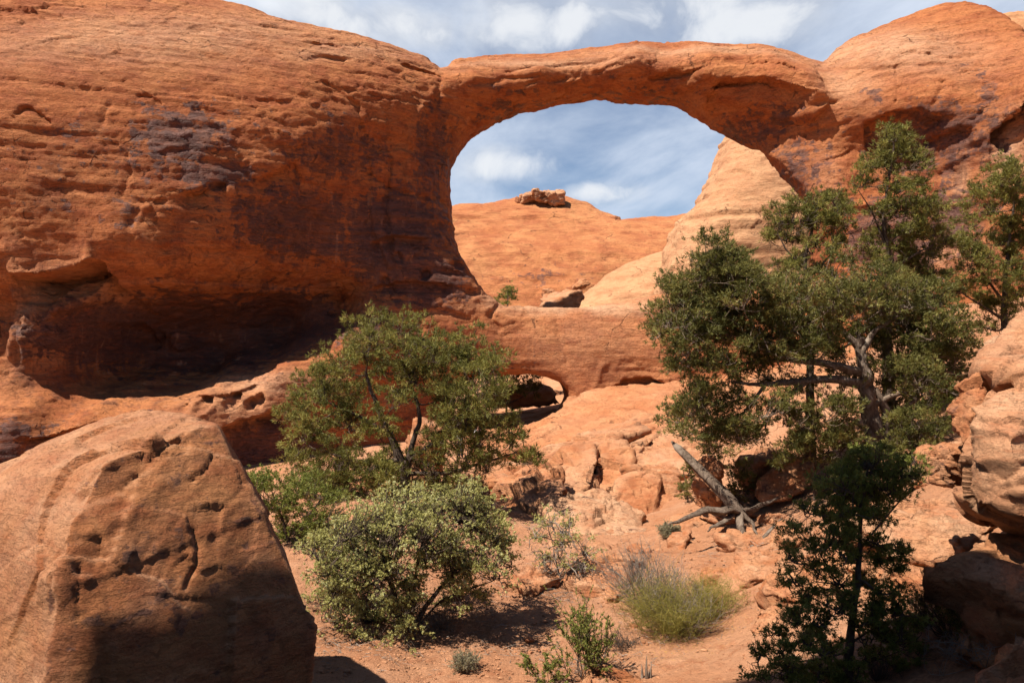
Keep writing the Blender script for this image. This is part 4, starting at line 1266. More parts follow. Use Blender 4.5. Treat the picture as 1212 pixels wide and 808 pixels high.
# low slabs of bedrock showing through the sand
rng = np.random.default_rng(15)
for k in range(22):
    px, py = [(rng.uniform(590, 760), rng.uniform(640, 705)), (rng.uniform(770, 930), rng.uniform(610, 690)), (rng.uniform(930, 1080), rng.uniform(590, 700))][k % 3]
    x = (px - 606) / FPX
    Y = 15.0
    for _ in range(12):
        Y = .5 * Y + .5 * (EYE - float(gz(x * Y, Y))) * FPX / (py - 404)
    if not 10 < Y < 26:
        continue
    w = rng.uniform(.35, 1.05)
    boulder('flat_rock', 'low flat rock half buried in the red sand', 'rock', (x * Y, Y, float(gz(x * Y, Y)) - .02), (w * 1.7, w * 1.1, .30 + .2 * w), (rng.uniform(-4, 14), rng.uniform(-16, 4), rng.uniform(0, 180)), 200 + k, detail=5, sharp=30, pale=.25, amp=1.1, group='low flat rocks in the sand')

# loose stones on the sand: single ones large enough to see
rng = np.random.default_rng(5)
n = 0
while n < 90:
    px, py = rng.uniform(370, 1050), rng.uniform(640, 806)
    x = (px - 606) / FPX
    Y = EYE * FPX / (py - 404)
    for _ in range(6):
        Y = (EYE - float(gz(x * Y, Y))) * FPX / (py - 404)
    if not (9 < Y < 24):
        continue
    w = float(rng.lognormal(-2.85, 0.5))
    o = boulder('stone', 'small loose sandstone stone lying on the red sand', 'stone', (x * Y, Y, float(gz(x * Y, Y)) + w * .12), (w * 1.4, w, w * .7), (0, 0, rng.uniform(0, 360)), 100 + n, detail=3, amp=.6, group='loose stones on the sand', pale=.4)
    n += 1


def build_litter():
    """Fallen twigs and scraps of bark under the bushes, past counting."""
    rng = np.random.default_rng(21)
    V, F, k = [], [], 0
    spots = [(480, 735, 14.3, 1.6), (655, 700, 16, .9), (1000, 560, 19, 2.0), (800, 735, 14, .9), (700, 790, 12.2, .8), (880, 640, 17.8, 1.0), (420, 770, 13, .9), (1080, 720, 10.5, .9), (600, 740, 13.8, 1.2)]
    while k < 2600:
        px, py, Y, r = spots[rng.integers(len(spots))]
        c = pix(px, py, Y)
        x, y = c[0] + rng.normal(0, r * .6), c[1] + rng.normal(0, r * .6)
        z = float(gz(x, y)) + rng.uniform(.0, .03)
        a, L, w = rng.uniform(0, 6.28), rng.lognormal(-2.2, .6), rng.uniform(.002, .006)
        d, s = np.array([math.cos(a), math.sin(a), rng.normal(0, .12)]), np.array([-math.sin(a), math.cos(a), 0]) * w
        p = np.array([x, y, z])
        u = np.array([0, 0, w])
        V += [p - s, p + s, p + u, p + d * L - s * .5, p + d * L + s * .5, p + d * L + u * .5]
        b = 6 * k
        F += [[b, b + 3, b + 5, b + 2], [b + 2, b + 5, b + 4, b + 1], [b + 1, b + 4, b + 3, b]]
        k += 1
    o = make_mesh('twig_litter', np.array(V), np.array(F), M['twig'], False)
    tag(o, 'fallen twigs and bark scraps scattered under the bushes', 'litter', kind='stuff')


build_litter()


def build_pebbles():
    """Gravel on the sand, too fine to count."""
    rng = np.random.default_rng(11)
    D, F = ico(1)
    Vs, Fs, k = [], [], 0
    while k < 7000:
        x, y = rng.uniform(-3.5, 5.5), rng.uniform(9.5, 20)
        dens = 0.25 + 0.75 * math.exp(-((x + 1.2) / 1.2) ** 2 - ((y - 12.8) / 1.5) ** 2)
        if rng.random() > dens:
            continue
        w = float(rng.lognormal(-4.35, 0.5))
        z = float(gz(x, y))
        V = D * (1 + rng.normal(0, .16, (len(D), 1))) * w * np.array([rng.uniform(.8, 1.5), 1, .6])
        a = rng.uniform(0, 6.28)
        V = V @ rotm(0, 0, math.degrees(a)).T + np.array([x, y, z + 0.01])
        Vs.append(V)
        Fs.append(F + len(D) * k)
        k += 1
    V = np.concatenate(Vs)
    o = make_mesh('gravel', V, np.concatenate(Fs), M['boulder'], False, {'pale': np.full(len(V), .4), 'varnish_shade': np.zeros(len(V)), 'streak': np.zeros(len(V))})
    tag(o, 'pale gravel scattered over the red sand', 'gravel', kind='stuff')


build_pebbles()


# added wall out of view beside the camera, outlined to throw shade on the foreground
def build_shade_wall():
    h = 0.16
    A, B, C = np.arange(-24, 10, h), np.arange(-4, 37, h), np.arange(7.5, 12.5, h)
    Yg, Zg = np.meshgrid(A, B, indexing='ij')
    poly = [(-22, -8), (8.0, -8), (3.0, 8), (3.1, 12.5), (3.40, 13.9), (3.46, 14.7), (3.64, 15.4), (3.82, 16.2), (3.80, 17), (3.2, 22), (2.1, 26.0), (0.9, 29.6), (-1, 31), (-6, 33), (-22, 30)]
    d2 = poly_sd(poly, Yg, Zg)
    P0 = np.c_[Yg.ravel(), Zg.ravel(), np.zeros(Yg.size)]
    front = 9 + (0.15 * fbm(P0, 0.2, 3, 750)).reshape(Yg.shape)

    def tw(V):
        return np.c_[-V[:, 2], V[:, 0], V[:, 1]].astype(np.float64)
    o = build_slab('cliff', A, B, C, h, d2, front, front + 0.9, np.full(d2.shape, 0.12), tw, M['cliff'], lambda W, V: 0.15 * rock_relief(W, 1.0, 1.0, 760, 0.8),  # an added shade caster, not part of the fin
                   lambda V: {k: np.zeros(len(V)) for k in ('varnish_shade', 'pale', 'streak')})
    tag(o, kind='structure')


build_shade_wall()


# ------------------------------------------------------------------ plants
class Tubes:
    """Tapered tubes along bent paths, gathered into one mesh."""
    def __init__(self):
        self.V, self.F, self.n = [], [], 0

    def add(self, P, R, sides=6, rough=0.0, rng=None, flute=0.0):
        P = np.asarray(P, float)
        R = np.asarray(R, float)
        T = np.gradient(P, axis=0)
        T /= np.maximum(np.linalg.norm(T, axis=1, keepdims=True), 1e-9)
        ref = np.array([0.31, 0.87, 0.37])
        a = np.cross(T, ref)
        a /= np.maximum(np.linalg.norm(a, axis=1, keepdims=True), 1e-9)
        b = np.cross(T, a)
        th = np.arange(sides) * 2 * np.pi / sides
        rr = R[:, None] * np.ones((1, sides))
        if rough:
            rr = rr * (1 + rough * rng.normal(0, 1, (1, sides)) + 0.5 * rough * rng.normal(0, 1, rr.shape))
        if flute:
            tw = np.linspace(0, 5.0, len(P))[:, None]
            rr = rr * (1 + flute * np.sin(3 * th[None] + tw) + 0.6 * flute * np.sin(7 * th[None] - 1.7 * tw + 1))
        V = P[:, None] + rr[:, :, None] * (np.cos(th)[None, :, None] * a[:, None] + np.sin(th)[None, :, None] * b[:, None])
        m = len(P)
        i = self.n + np.arange(m * sides).reshape(m, sides)
        j = np.roll(i, -1, axis=1)
        self.F.append(np.stack([i[:-1], j[:-1], j[1:], i[1:]], -1).reshape(-1, 4))
        self.V.append(V.reshape(-1, 3))
        self.n += m * sides

    def build(self, name, mat):
        return make_mesh(name, np.concatenate(self.V), np.concatenate(self.F), mat, True)


def bend(a, b, rng, sag=0.12, n=7, up=0.0):
    """A crooked path from a to b."""
    a, b = np.asarray(a, float), np.asarray(b, float)
    L = np.linalg.norm(b - a)
    t = np.linspace(0, 1, n)[:, None]
    w = rng.normal(0, sag * L, (2, 3))
    P = a + (b - a) * t + np.sin(np.pi * t) * w[0] + 0.55 * np.sin(2 * np.pi * t) * w[1]
    P[:, 2] += (np.sin(np.pi * t) * up * L)[:, 0]
    return P


def tufts(C, D, k, length, width, rng, spread=0.9, hue=None):
    """k narrow blades around every point C, leaning towards D; returns triangles and a colour value per blade."""
    n = len(C)
    d = np.repeat(D, k, 0) + rng.normal(0, spread, (n * k, 3))
    d /= np.linalg.norm(d, axis=1, keepdims=True)
    c = np.repeat(C, k, 0) + rng.normal(0, length * 0.22, (n * k, 3))
    s = np.cross(d, rng.normal(0, 1, (n * k, 3)))
    s /= np.maximum(np.linalg.norm(s, axis=1, keepdims=True), 1e-9)
    L = length * rng.uniform(0.6, 1.25, (n * k, 1))
    w = width * rng.uniform(0.7, 1.3, (n * k, 1))
    V = np.stack([c - s * w, c + s * w, c + d * L], 1).reshape(-1, 3)
    F = np.arange(n * k * 3).reshape(-1, 3)
    h = np.repeat(hue if hue is not None else rng.uniform(0, 1, n), k) + rng.normal(0, 0.10, n * k)
    return V, F, np.clip(h, 0, 1)


def tree(name, label, cat, base, stems, lobes, Y, leaf, bark, seed, trunk_r=0.16, depth=0.8, clump=0.30, clumps=11, per=13, k=11, blade=(0.11, 0.011), spread=0.8,
         density=1.0, twigs=1, group=None, dead=0, depthmul=1.0, lobe_scale=1.0, base_drop=0.25):
    """Trunk and limbs grown to the places where the foliage hangs; the crown is built from many needle tufts.
    base and stems are pixel paths at distance Y, lobes (px, py, radius in px [, dY])."""
    rng = np.random.default_rng(seed)
    m = Y / FPX
    bp = pix(*base, Y)
    bp[2] = min(bp[2], float(gz(bp[0], bp[1]))) - base_drop
    root = empty(name, bp, label, cat, group)
    tr = Tubes()
    nodes, nrad = [], []
    for si, (path, r0, r1) in enumerate(stems):
        P = [pix(p[0], p[1], Y + (p[2] if len(p) > 2 else 0)) for p in path]
        if si == 0:
            P[0] = bp
        P = np.array(P)
        t = np.linspace(0, 1, 8 * len(P))
        tt = np.linspace(0, 1, len(P))
        Q = np.stack([np.interp(t, tt, P[:, c]) for c in range(3)], 1)
        kk = np.array([1, 2, 3, 2, 1]) / 9
        Q[2:-2] = np.stack([np.convolve(Q[:, c], kk, 'valid') for c in range(3)], 1)
        Q += 0.35 * r0 * np.stack([fbm(Q * 3, 1, 2, seed + c) for c in range(3)], 1)
        R = r0 + (r1 - r0) * t ** 0.8
        if si == 0:
            R = R * (1 + 0.8 * np.exp(-t * 14))
        tr.add(Q, R, 16 if R[0] > .15 else 9, 0.05, rng, 0.16 if R[0] > .12 else 0)
        nodes.append(Q)
        nrad.append(R)
    nodes, nrad = np.concatenate(nodes), np.concatenate(nrad)
    LC = []
    for lb in lobes:
        px, py, rp = lb[:3]
        r = rp * m * lobe_scale * rng.uniform(.72, 1.18)
        # each lobe gets depth: one in the drawn place and others in front of or behind it
        nd = max(1, int(round(depth * depthmul * 1.6 / max(r, .2)))) if len(lb) < 4 else 1
        for q in range(min(nd, 3)):
            dy = lb[3] if len(lb) > 3 else rng.uniform(-1, 1) * depth
            c = pix(px + rng.normal(0, 4), py + rng.normal(0, 3), Y + dy)
            LC.append((c, r))
    CT, CD, CH = [], [], []
    for c, r in LC:
        dist = np.linalg.norm(nodes - c, axis=1) + 0.5 * np.maximum(nodes[:, 2] - c[2], 0) * 2
        a = int(np.argmin(dist))
        P = bend(nodes[a], c - np.array([0, 0, 0.2 * r]), rng, 0.10, 9, up=-0.05)
        r0 = min(nrad[a] * 0.6, 0.012 + 0.028 * np.linalg.norm(P[-1] - P[0]))
        tr.add(P, np.linspace(r0, max(r0 * .3, .008), 9), 6, 0.05, rng)
        nodes = np.concatenate([nodes, P[3:]])
        nrad = np.concatenate([nrad, np.linspace(r0, r0 * .3, 9)[3:]])
        nc = max(3, int(1.0 * clumps * density * (r / (clump * 2.2)) ** 2 * rng.uniform(.8, 1.2)))
        nc = min(nc, 40)
        u = rng.normal(0, 1, (nc, 3))
        u /= np.linalg.norm(u, axis=1, keepdims=True)
        u[:, 2] = np.where(u[:, 2] < -0.6, -u[:, 2], u[:, 2])
        cc = c + u * r * (0.15 + 1.2 * rng.uniform(0, 1, (nc, 1)) ** 0.7)
        for q in cc:
            P2 = bend(P[rng.integers(4, 9)], q, rng, 0.14, 6, up=-0.06)
            tr.add(P2, np.linspace(max(r0 * .4, .009), .004, 6), 4)
            for _ in range(twigs):
                e = q + rng.normal(0, clump * .7, 3)
                tr.add(bend(P2[3], e, rng, 0.12, 4), np.linspace(.005, .0022, 4), 3)
            out = q - c
            out = out / max(np.linalg.norm(out), 1e-6) + np.array([0, 0, 0.7])
            out /= np.linalg.norm(out)
            nt = max(3, int(per * rng.choice([.45, .9, 1.6])))
            tp = q + rng.normal(0, clump * 0.5, (nt, 3)) * np.array([1, 1, .6])
            CT.append(tp)
            CD.append(out * .8 + 0.5 * (tp - q) / clump)
            CH.append(np.clip(rng.choice([rng.uniform(.05, .45), rng.uniform(.3, .85), .93], p=[.5, .46, .04]) + rng.normal(0, .16, nt), 0, 1))
    for _ in range(dead):
        a = nodes[rng.integers(len(nodes) // 3, len(nodes))]
        e = a + rng.normal(0, .12 + 1.1 * clump, 3) * np.array([1, 1, .8])
        P = bend(a, e, rng, .16, 6)
        tr.add(P, np.linspace(.014, .004, 6), 4)
        for _ in range(4):
            f = P[rng.integers(2, 6)]
            tr.add(bend(f, f + rng.normal(0, .05 + .5 * clump, 3), rng, .15, 4), np.linspace(.006, .002, 4), 3)
    C, Dn, H = np.concatenate(CT), np.concatenate(CD), np.concatenate(CH)
    V, F, hue = tufts(C, Dn, k, blade[0], blade[1], rng, spread, H)
    # a few dry sprigs
    parent(tr.build('trunk', bark), root)
    parent(make_mesh('crown', V, F, leaf, False, {'leaf': hue}), root)
    return root


def seen_Y(px, py):
    """Distance at which the bare ground shows at pixel (px, py)."""
    Y = 8.0
    while Y < 60:
        q = pix(px, py, Y)
        if q[2] < float(gz(q[0], q[1])):
            break
        Y += 0.1
    return Y


tree('pinyon_tree', 'spreading green pinyon left of the small window, its branches reaching over the boulders', 'tree', (482, 585),
     [([(482, 585), (476, 550), (462, 515), (446, 480), (432, 440)], .17, .04), ([(480, 570), (486, 530), (497, 500), (494, 478), (482, 440)], .12, .04), ([(476, 550), (520, 520), (560, 490), (585, 460)], .09, .03),
      ([(462, 515), (420, 490), (385, 475)], .08, .03), ([(478, 560), (530, 560), (580, 545), (612, 535)], .08, .02), ([(474, 545), (420, 545), (370, 530)], .08, .02)],
     [(440, 398, 30), (425, 415, 22), (478, 412, 28), (508, 408, 14), (520, 425, 28), (400, 440, 30), (455, 440, 26), (490, 448, 28), (553, 425, 26), (584, 436, 16), (560, 455, 30), (590, 462, 13), (382, 462, 30), (362, 490, 22), (425, 470, 22),
      (520, 468, 26), (548, 490, 28), (578, 488, 20), (604, 508, 13), (410, 500, 26), (370, 515, 26), (352, 508, 12), (450, 505, 18), (525, 515, 26), (568, 522, 24), (600, 532, 22), (628, 545, 14), (548, 550, 26), (500, 552, 22), (398, 545, 30), (362, 560, 24),
      (440, 555, 24), (420, 570, 20), (385, 580, 22), (520, 575, 18), (580, 556, 18), (470, 470, 16), (450, 582, 18), (480, 592, 16), (412, 592, 18), (432, 604, 14), (350, 545, 14), (345, 490, 10), (460, 560, 18), (500, 578, 16), (545, 575, 18), (395, 565, 18), (475, 540, 16), (515, 600, 12)],
     24.0, M['pinyon'], M['bark'], 1, lobe_scale=1.04, density=.85, depth=1.9, clump=.27, clumps=10, per=11, k=12, blade=(.125, .0125), dead=30)

tree('juniper_tree', 'bright green juniper squeezed between the huge boulder and the spreading pinyon', 'tree', (345, 665),
     [([(345, 665), (340, 630), (325, 590)], .07, .02), ([(345, 650), (365, 615), (380, 590)], .05, .02)],
     [(312, 578, 18), (325, 600, 22), (345, 585, 22), (372, 578, 20), (340, 620, 22), (365, 610, 22), (395, 590, 18), (330, 640, 16), (360, 640, 18), (385, 625, 18), (300, 568, 10)],
     18.0, M['green'], M['bark'], 2, depth=.7, clump=.22, clumps=11, per=13, k=11, blade=(.075, .0105))

tree('juniper_bush', 'large light olive-green leafy bush in front of the spreading pinyon', 'bush', (478, 768),
     [([(478, 768), (474, 730), (462, 690), (440, 650)], .07, .02), ([(480, 760), (505, 715), (535, 680), (560, 650)], .06, .02), ([(478, 765), (440, 735), (410, 710)], .05, .02), ([(480, 755), (488, 700), (500, 640)], .05, .02),
      ([(484, 765), (500, 735), (520, 712)], .035, .015), ([(520, 712), (545, 700), (575, 690)], .03, .012)],
     [(405, 645, 28), (388, 670, 24), (372, 648, 16), (430, 622, 26), (455, 605, 22), (485, 600, 26), (515, 600, 26), (545, 610, 28), (572, 625, 26), (595, 645, 20), (600, 668, 16), (465, 635, 28), (500, 635, 28), (535, 645, 28), (565, 660, 26), (590, 685, 16),
      (430, 655, 28), (460, 668, 26), (410, 685, 28), (440, 695, 26), (480, 690, 20), (385, 705, 22), (405, 725, 24), (435, 730, 26), (468, 725, 24), (490, 715, 18), (420, 752, 20), (450, 758, 20), (480, 745, 20), (545, 680, 22), (570, 700, 16), (540, 705, 16), (530, 670, 20), (512, 655, 20), (500, 665, 16)],
     14.0, M['olive'], M['bark'], 3, depth=1.0, clump=.12, clumps=9, per=11, k=13, blade=(.034, .0085), spread=1.0, dead=25, lobe_scale=1.05, twigs=2)

tree('juniper_bush', 'sparse small bush of grey twigs and few green sprays beside the olive-green bush', 'bush', (668, 712),
     [([(668, 712), (664, 690), (655, 650)], .035, .01), ([(668, 705), (685, 680), (695, 655)], .025, .01)],
     [(655, 615, 18), (638, 632, 14), (672, 626, 16), (660, 645, 14), (688, 650, 14), (692, 672, 9), (645, 660, 10), (672, 668, 10)],
     16.5, M['olive'], M['twig'], 4, depth=.35, clump=.12, clumps=7, per=8, k=11, blade=(.036, .008), dead=60)

tree('juniper_tree', 'old wide juniper with a thick split grey trunk on the right slope', 'tree', (1040, 545),
     [([(1040, 545), (1034, 505), (1026, 470), (1022, 440), (1016, 400)], .30, .10), ([(1024, 455), (985, 448), (945, 452), (905, 456), (866, 452)], .14, .03), ([(1020, 440), (980, 430), (930, 425), (880, 400), (850, 370)], .13, .03),
      ([(1018, 420), (1035, 390), (1062, 375)], .11, .03), ([(1016, 410), (985, 380), (965, 350)], .10, .03), ([(1030, 480), (1065, 465), (1100, 455)], .09, .03), ([(930, 425), (880, 430), (830, 430)], .06, .02), ([(905, 456), (880, 490), (840, 500)], .05, .02),
      ([(1044, 535), (1050, 490), (1036, 460)], .14, .07), ([(966, 445), (930, 470), (905, 500), (890, 520)], .06, .02)],
     [(850, 310, 26), (828, 330, 22), (862, 335, 26), (885, 325, 18), (812, 358, 24), (845, 362, 26), (880, 355, 24), (790, 385, 22), (825, 392, 26), (775, 398, 12), (862, 395, 24), (905, 365, 26), (935, 350, 24), (895, 400, 26), (935, 385, 28), (965, 362, 26), (990, 335, 24), (1005, 360, 28),
      (1035, 352, 26), (1060, 345, 22), (1085, 365, 28), (1115, 355, 22), (1130, 385, 20), (1060, 385, 26), (1095, 400, 26), (1020, 395, 22), (975, 400, 28), (945, 420, 20), (810, 425, 26), (845, 428, 24), (880, 435, 20), (830, 460, 20), (1080, 425, 24), (1110, 432, 24),
      (1130, 420, 18), (1085, 455, 22), (1115, 460, 18), (800, 488, 16), (826, 482, 22), (850, 505, 24), (880, 510, 24), (815, 515, 14), (840, 530, 14), (905, 490, 18), (935, 480, 14), (960, 500, 20), (985, 480, 16), (870, 470, 14), (1000, 520, 16), (985, 425, 20, -1.0), (1042, 442, 18, -1.0), (925, 432, 18, -.8), (1090, 470, 22, -.4), (1066, 522, 16, -.6), (1055, 455, 24, .8), (1062, 482, 22, 1.0), (1052, 420, 24, .8), (1110, 410, 24, 0), (1135, 405, 16, .3), (985, 470, 24, 1.4), (1012, 498, 24, 1.3), (965, 508, 22, 1.2), (1002, 450, 24, 1.2), (1060, 500, 18, 1.2), (940, 455, 20, 1.2), (1065, 440, 24, .6), (1045, 415, 22, .8), (1000, 425, 22, .4), (1075, 395, 22), (1105, 375, 22), (920, 385, 24), (955, 400, 22), (855, 375, 22), (820, 400, 20), (1040, 370, 24), (985, 355, 22), (900, 430, 18), (1125, 440, 16)],
     20.0, M['juniper'], M['grey_bark'], 5, trunk_r=.3, depth=1.7, clump=.24, clumps=11, per=12, k=12, blade=(.10, .0115), dead=110, lobe_scale=1.1)

tree('pinyon_tree', 'tall thin-topped pinyon rising above the old juniper against the red wall', 'tree', (1052, 400),
     [([(1052, 400), (1050, 340), (1056, 310), (1046, 270), (1050, 225), (1058, 170)], .12, .02), ([(1048, 290), (1032, 250), (1016, 225)], .035, .01), ([(1054, 320), (1085, 300), (1105, 290)], .05, .02)],
     [(1058, 164, 16), (1040, 178, 14), (1075, 180, 16), (1028, 195, 12), (1052, 200, 16), (1085, 200, 12), (1020, 220, 10), (1065, 222, 14), (1092, 215, 10), (1082, 240, 16), (1060, 250, 16), (1100, 250, 14), (1040, 250, 10), (1108, 272, 16), (1082, 272, 18), (1055, 280, 16), (1030, 290, 14), (1100, 298, 18),
      (1070, 305, 18), (1040, 312, 16), (1120, 290, 8), (1090, 325, 18), (1055, 335, 16), (1115, 325, 14)],
     23.0, M['pinyon'], M['bark'], 6, depth=.8, clump=.2, clumps=9, per=10, k=12, blade=(.115, .0115), dead=40)

tree('pinyon_tree', 'small twiggy pinyon between the pale buttress and the tall thin-topped pinyon', 'tree', (958, 395),
     [([(958, 395), (960, 350), (952, 310), (962, 270), (970, 240)], .10, .02), ([(956, 330), (985, 300), (1000, 280)], .04, .01), ([(955, 320), (930, 295), (920, 275)], .04, .01)],
     [(968, 238, 18), (985, 232, 12), (945, 245, 14), (995, 245, 12), (925, 260, 12), (960, 262, 16), (985, 265, 14), (1003, 268, 8), (935, 280, 14), (912, 280, 9), (965, 288, 14), (990, 292, 14), (945, 305, 14), (975, 315, 14), (930, 318, 12)],
     22.5, M['pinyon'], M['bark'], 7, depth=.7, clump=.2, clumps=8, per=9, k=12, blade=(.115, .0115), dead=55)

tree('pinyon_tree', 'pinyon at the right edge above the capping boulder', 'tree', (1195, 420),
     [([(1195, 420), (1188, 370), (1192, 320), (1196, 270), (1202, 225)], .12, .02), ([(1190, 360), (1160, 320), (1142, 295)], .05, .015), ([(1192, 340), (1220, 300), (1240, 280)], .05, .015), ([(1190, 380), (1160, 360), (1135, 345)], .05, .015)],
     [(1200, 202, 13), (1182, 215, 14), (1212, 222, 14), (1165, 228, 10), (1150, 238, 8), (1190, 238, 16), (1215, 248, 16), (1170, 256, 14), (1150, 265, 8), (1195, 268, 16), (1180, 285, 14), (1145, 290, 11), (1215, 285, 18), (1165, 305, 14), (1195, 312, 18), (1145, 320, 12), (1172, 335, 16), (1210, 335, 20),
      (1135, 345, 12), (1160, 358, 14), (1195, 362, 16), (1240, 250, 20), (1245, 300, 22), (1240, 350, 22), (1170, 385, 12), (1205, 385, 12)],
     24.5, M['pinyon'], M['bark'], 8, depth=.9, clump=.2, clumps=9, per=10, k=12, blade=(.115, .0115), dead=50)

tree('juniper_bush', 'yellowish-green juniper bush behind the split grey trunk', 'bush', (1100, 500),
     [([(1100, 500), (1095, 480), (1088, 455)], .05, .02), ([(1098, 490), (1112, 470), (1122, 455)], .04, .02)],
     [(1090, 450, 18), (1112, 448, 18), (1078, 470, 16), (1105, 475, 18), (1128, 465, 12), (1085, 488, 14), (1118, 490, 14)],
     24.0, M['green'], M['bark'], 9, depth=.6, clump=.2, clumps=10, per=11, k=11, blade=(.09, .011))
tree('juniper_bush', 'low dark green bush at the right foot of the old juniper', 'bush', (1082, 560),
     [([(1082, 560), (1080, 535), (1075, 515)], .04, .015), ([(1082, 550), (1100, 530), (1108, 515)], .03, .012)],
     [(1068, 505, 16), (1090, 500, 18), (1110, 508, 12), (1062, 528, 14), (1085, 525, 18), (1108, 530, 12), (1070, 548, 14), (1095, 545, 12)],
     18.0, M['juniper'], M['bark'], 10, depth=.5, clump=.18, clumps=11, per=12, k=11, blade=(.085, .010))
tree('juniper_bush', 'low rounded green bush left of the split grey trunk', 'bush', (965, 565),
     [([(965, 565), (962, 545), (955, 525)], .04, .015), ([(965, 560), (990, 540), (1005, 525)], .03, .012)],
     [(940, 525, 14), (962, 518, 18), (988, 515, 16), (950, 540, 16), (975, 540, 18), (1000, 535, 14), (930, 545, 10)],
     19.0, M['juniper'], M['bark'], 11, depth=.5, clump=.18, clumps=11, per=12, k=11, blade=(.085, .010))
tree('juniper_bush', 'small dark bush growing beside the loaf-shaped boulder and the grey log', 'bush', (815, 595),
     [([(815, 595), (813, 575), (808, 555)], .03, .01)],
     [(810, 560, 9), (818, 572, 10), (808, 580, 9), (820, 585, 8)],
     seen_Y(815, 595), M['juniper'], M['bark'], 12, depth=.25, clump=.14, clumps=10, per=12, k=11, blade=(.07, .009))
tree('juniper_bush', 'sprig of green foliage growing over the roots of the grey log', 'bush', (872, 605),
     [([(872, 605), (870, 580), (866, 560)], .03, .01)],
     [(862, 565, 10), (880, 562, 10), (870, 582, 12), (885, 580, 8)],
     seen_Y(872, 612), M['juniper'], M['bark'], 13, depth=.25, clump=.14, clumps=9, per=11, k=11, blade=(.07, .009), dead=10)

tree('conifer', 'slender dark green conifer standing in shade in front of the flat-topped boulder', 'tree', (1000, 840),
     [([(1000, 840), (1006, 760), (1013, 700), (1018, 650), (1020, 600), (1030, 540)], .062, .010), ([(1012, 712), (985, 680), (965, 645)], .014, .006), ([(1017, 650), (1050, 610), (1080, 575)], .016, .006),
      ([(1006, 770), (970, 780), (915, 785)], .014, .006), ([(1008, 760), (1045, 735), (1070, 735)], .014, .006), ([(1010, 730), (985, 720), (950, 700)], .014, .006), ([(1018, 640), (995, 605), (975, 580)], .014, .006), ([(1004, 790), (1040, 780), (1065, 770)], .012, .005)],
     [(1030, 548, 18), (1012, 565, 16), (1050, 560, 18), (1078, 560, 14), (990, 578, 16), (970, 572, 12), (1030, 582, 18), (1060, 585, 16), (955, 600, 14), (980, 610, 18), (1005, 605, 18), (1040, 608, 16), (945, 625, 12), (960, 645, 14), (985, 640, 16), (1010, 635, 14), (940, 660, 12), (965, 672, 14), (1062, 650, 11), (1045, 665, 12),
      (1062, 672, 10), (935, 690, 12), (955, 705, 14), (985, 690, 14), (1055, 700, 12), (1040, 720, 16), (1065, 725, 16), (940, 730, 14), (970, 735, 16), (920, 750, 12), (955, 760, 18), (905, 770, 12), (930, 785, 16), (985, 765, 16), (1045, 750, 18), (1072, 755, 16), (1030, 775, 14), (1060, 785, 16), (1085, 770, 10), (970, 795, 18), (900, 798, 12), (1085, 735, 8), (1020, 690, 12), (1000, 660, 14), (1035, 640, 12), (1000, 715, 14), (1020, 740, 14), (990, 800, 16), (1015, 800, 14), (945, 800, 14), (1000, 585, 14), (1045, 580, 14)],
     9.4, M['green'], M['bark'], 14, depth=.45, lobe_scale=1.05, clump=.085, clumps=9, per=10, k=12, blade=(.042, .0058), spread=.9, dead=12, base_drop=.1)

tree('juniper_tree', 'shadowed little tree growing inside the small window', 'tree', (598, 492),
     [([(598, 492), (600, 475), (606, 460)], .10, .04), ([(600, 478), (618, 470), (630, 462)], .06, .02), ([(598, 482), (585, 470), (580, 460)], .06, .02)],
     [(590, 458, 12), (605, 452, 12), (622, 455, 12), (632, 466, 8), (612, 464, 10), (582, 470, 9), (640, 452, 6)],
     63, M['juniper'], M['bark'], 15, depth=.8, clump=.35, clumps=9, per=9, k=10, blade=(.16, .022), dead=8)
tree('juniper_bush', 'small green bush on the shoulder below the dome in the big opening', 'bush', (601, 362),
     [([(601, 362), (601, 352), (600, 345)], .06, .03)],
     [(598, 346, 8), (606, 350, 7), (592, 352, 5), (601, 356, 7)], 72, M['green'], M['bark'], 16, depth=.6, clump=.3, clumps=9, per=9, k=10, blade=(.15, .022), base_drop=1.2)


def stem_bush(name, label, px, py, Y, n, height, spread, mat, seed, r=0.004, leaf=None, leafn=0, leafsize=(.03, .008), forks=2, lean=(0, 0), stiff=.1, curl=0.0, group=None, part='stems'):
    """A bush of many thin stems from one crown at the ground, with forks and small leaves."""
    rng = np.random.default_rng(seed)
    b = pix(px, py, Y)
    b[2] = float(gz(b[0], b[1])) - 0.02
    root = empty(name, b, label, 'bush', group)
    tb = Tubes()
    tips, dirs = [], []
    for i in range(n):
        a = rng.uniform(0, 2 * np.pi)
        s = spread * math.sqrt(rng.uniform(0, 1))
        h = height * rng.uniform(.55, 1.05) * (1 - .35 * (s / max(spread, 1e-6)) ** 2)
        o = b + np.array([math.cos(a), math.sin(a), 0]) * s * .18
        e = b + np.array([math.cos(a) * s + lean[0] * h, math.sin(a) * s + lean[1] * h, h])
        P = bend(o, e, rng, stiff, 7, up=curl)
        tb.add(P, np.linspace(r, r * .3, 7), 4)
        for _ in range(forks):
            j = rng.integers(2, 6)
            d = (P[-1] - P[j]) * rng.uniform(.5, .95) + rng.normal(0, .12 * height, 3)
            d[2] = abs(d[2])
            Q = bend(P[j], P[j] + d, rng, stiff, 5)
            tb.add(Q, np.linspace(r * .6, r * .22, 5), 3)
            if leafn:
                t = rng.uniform(.2, 1, leafn)
                tips.append(np.stack([np.interp(t, np.linspace(0, 1, 5), Q[:, c]) for c in range(3)], 1))
                dirs.append(np.tile(d / np.linalg.norm(d), (leafn, 1)))
    parent(tb.build(part, mat), root)
    if leafn:
        V, F, hue = tufts(np.concatenate(tips), np.concatenate(dirs), 3, leafsize[0], leafsize[1], rng, .8)
        parent(make_mesh('foliage', V, F, leaf, False, {'leaf': hue}), root)
    return root


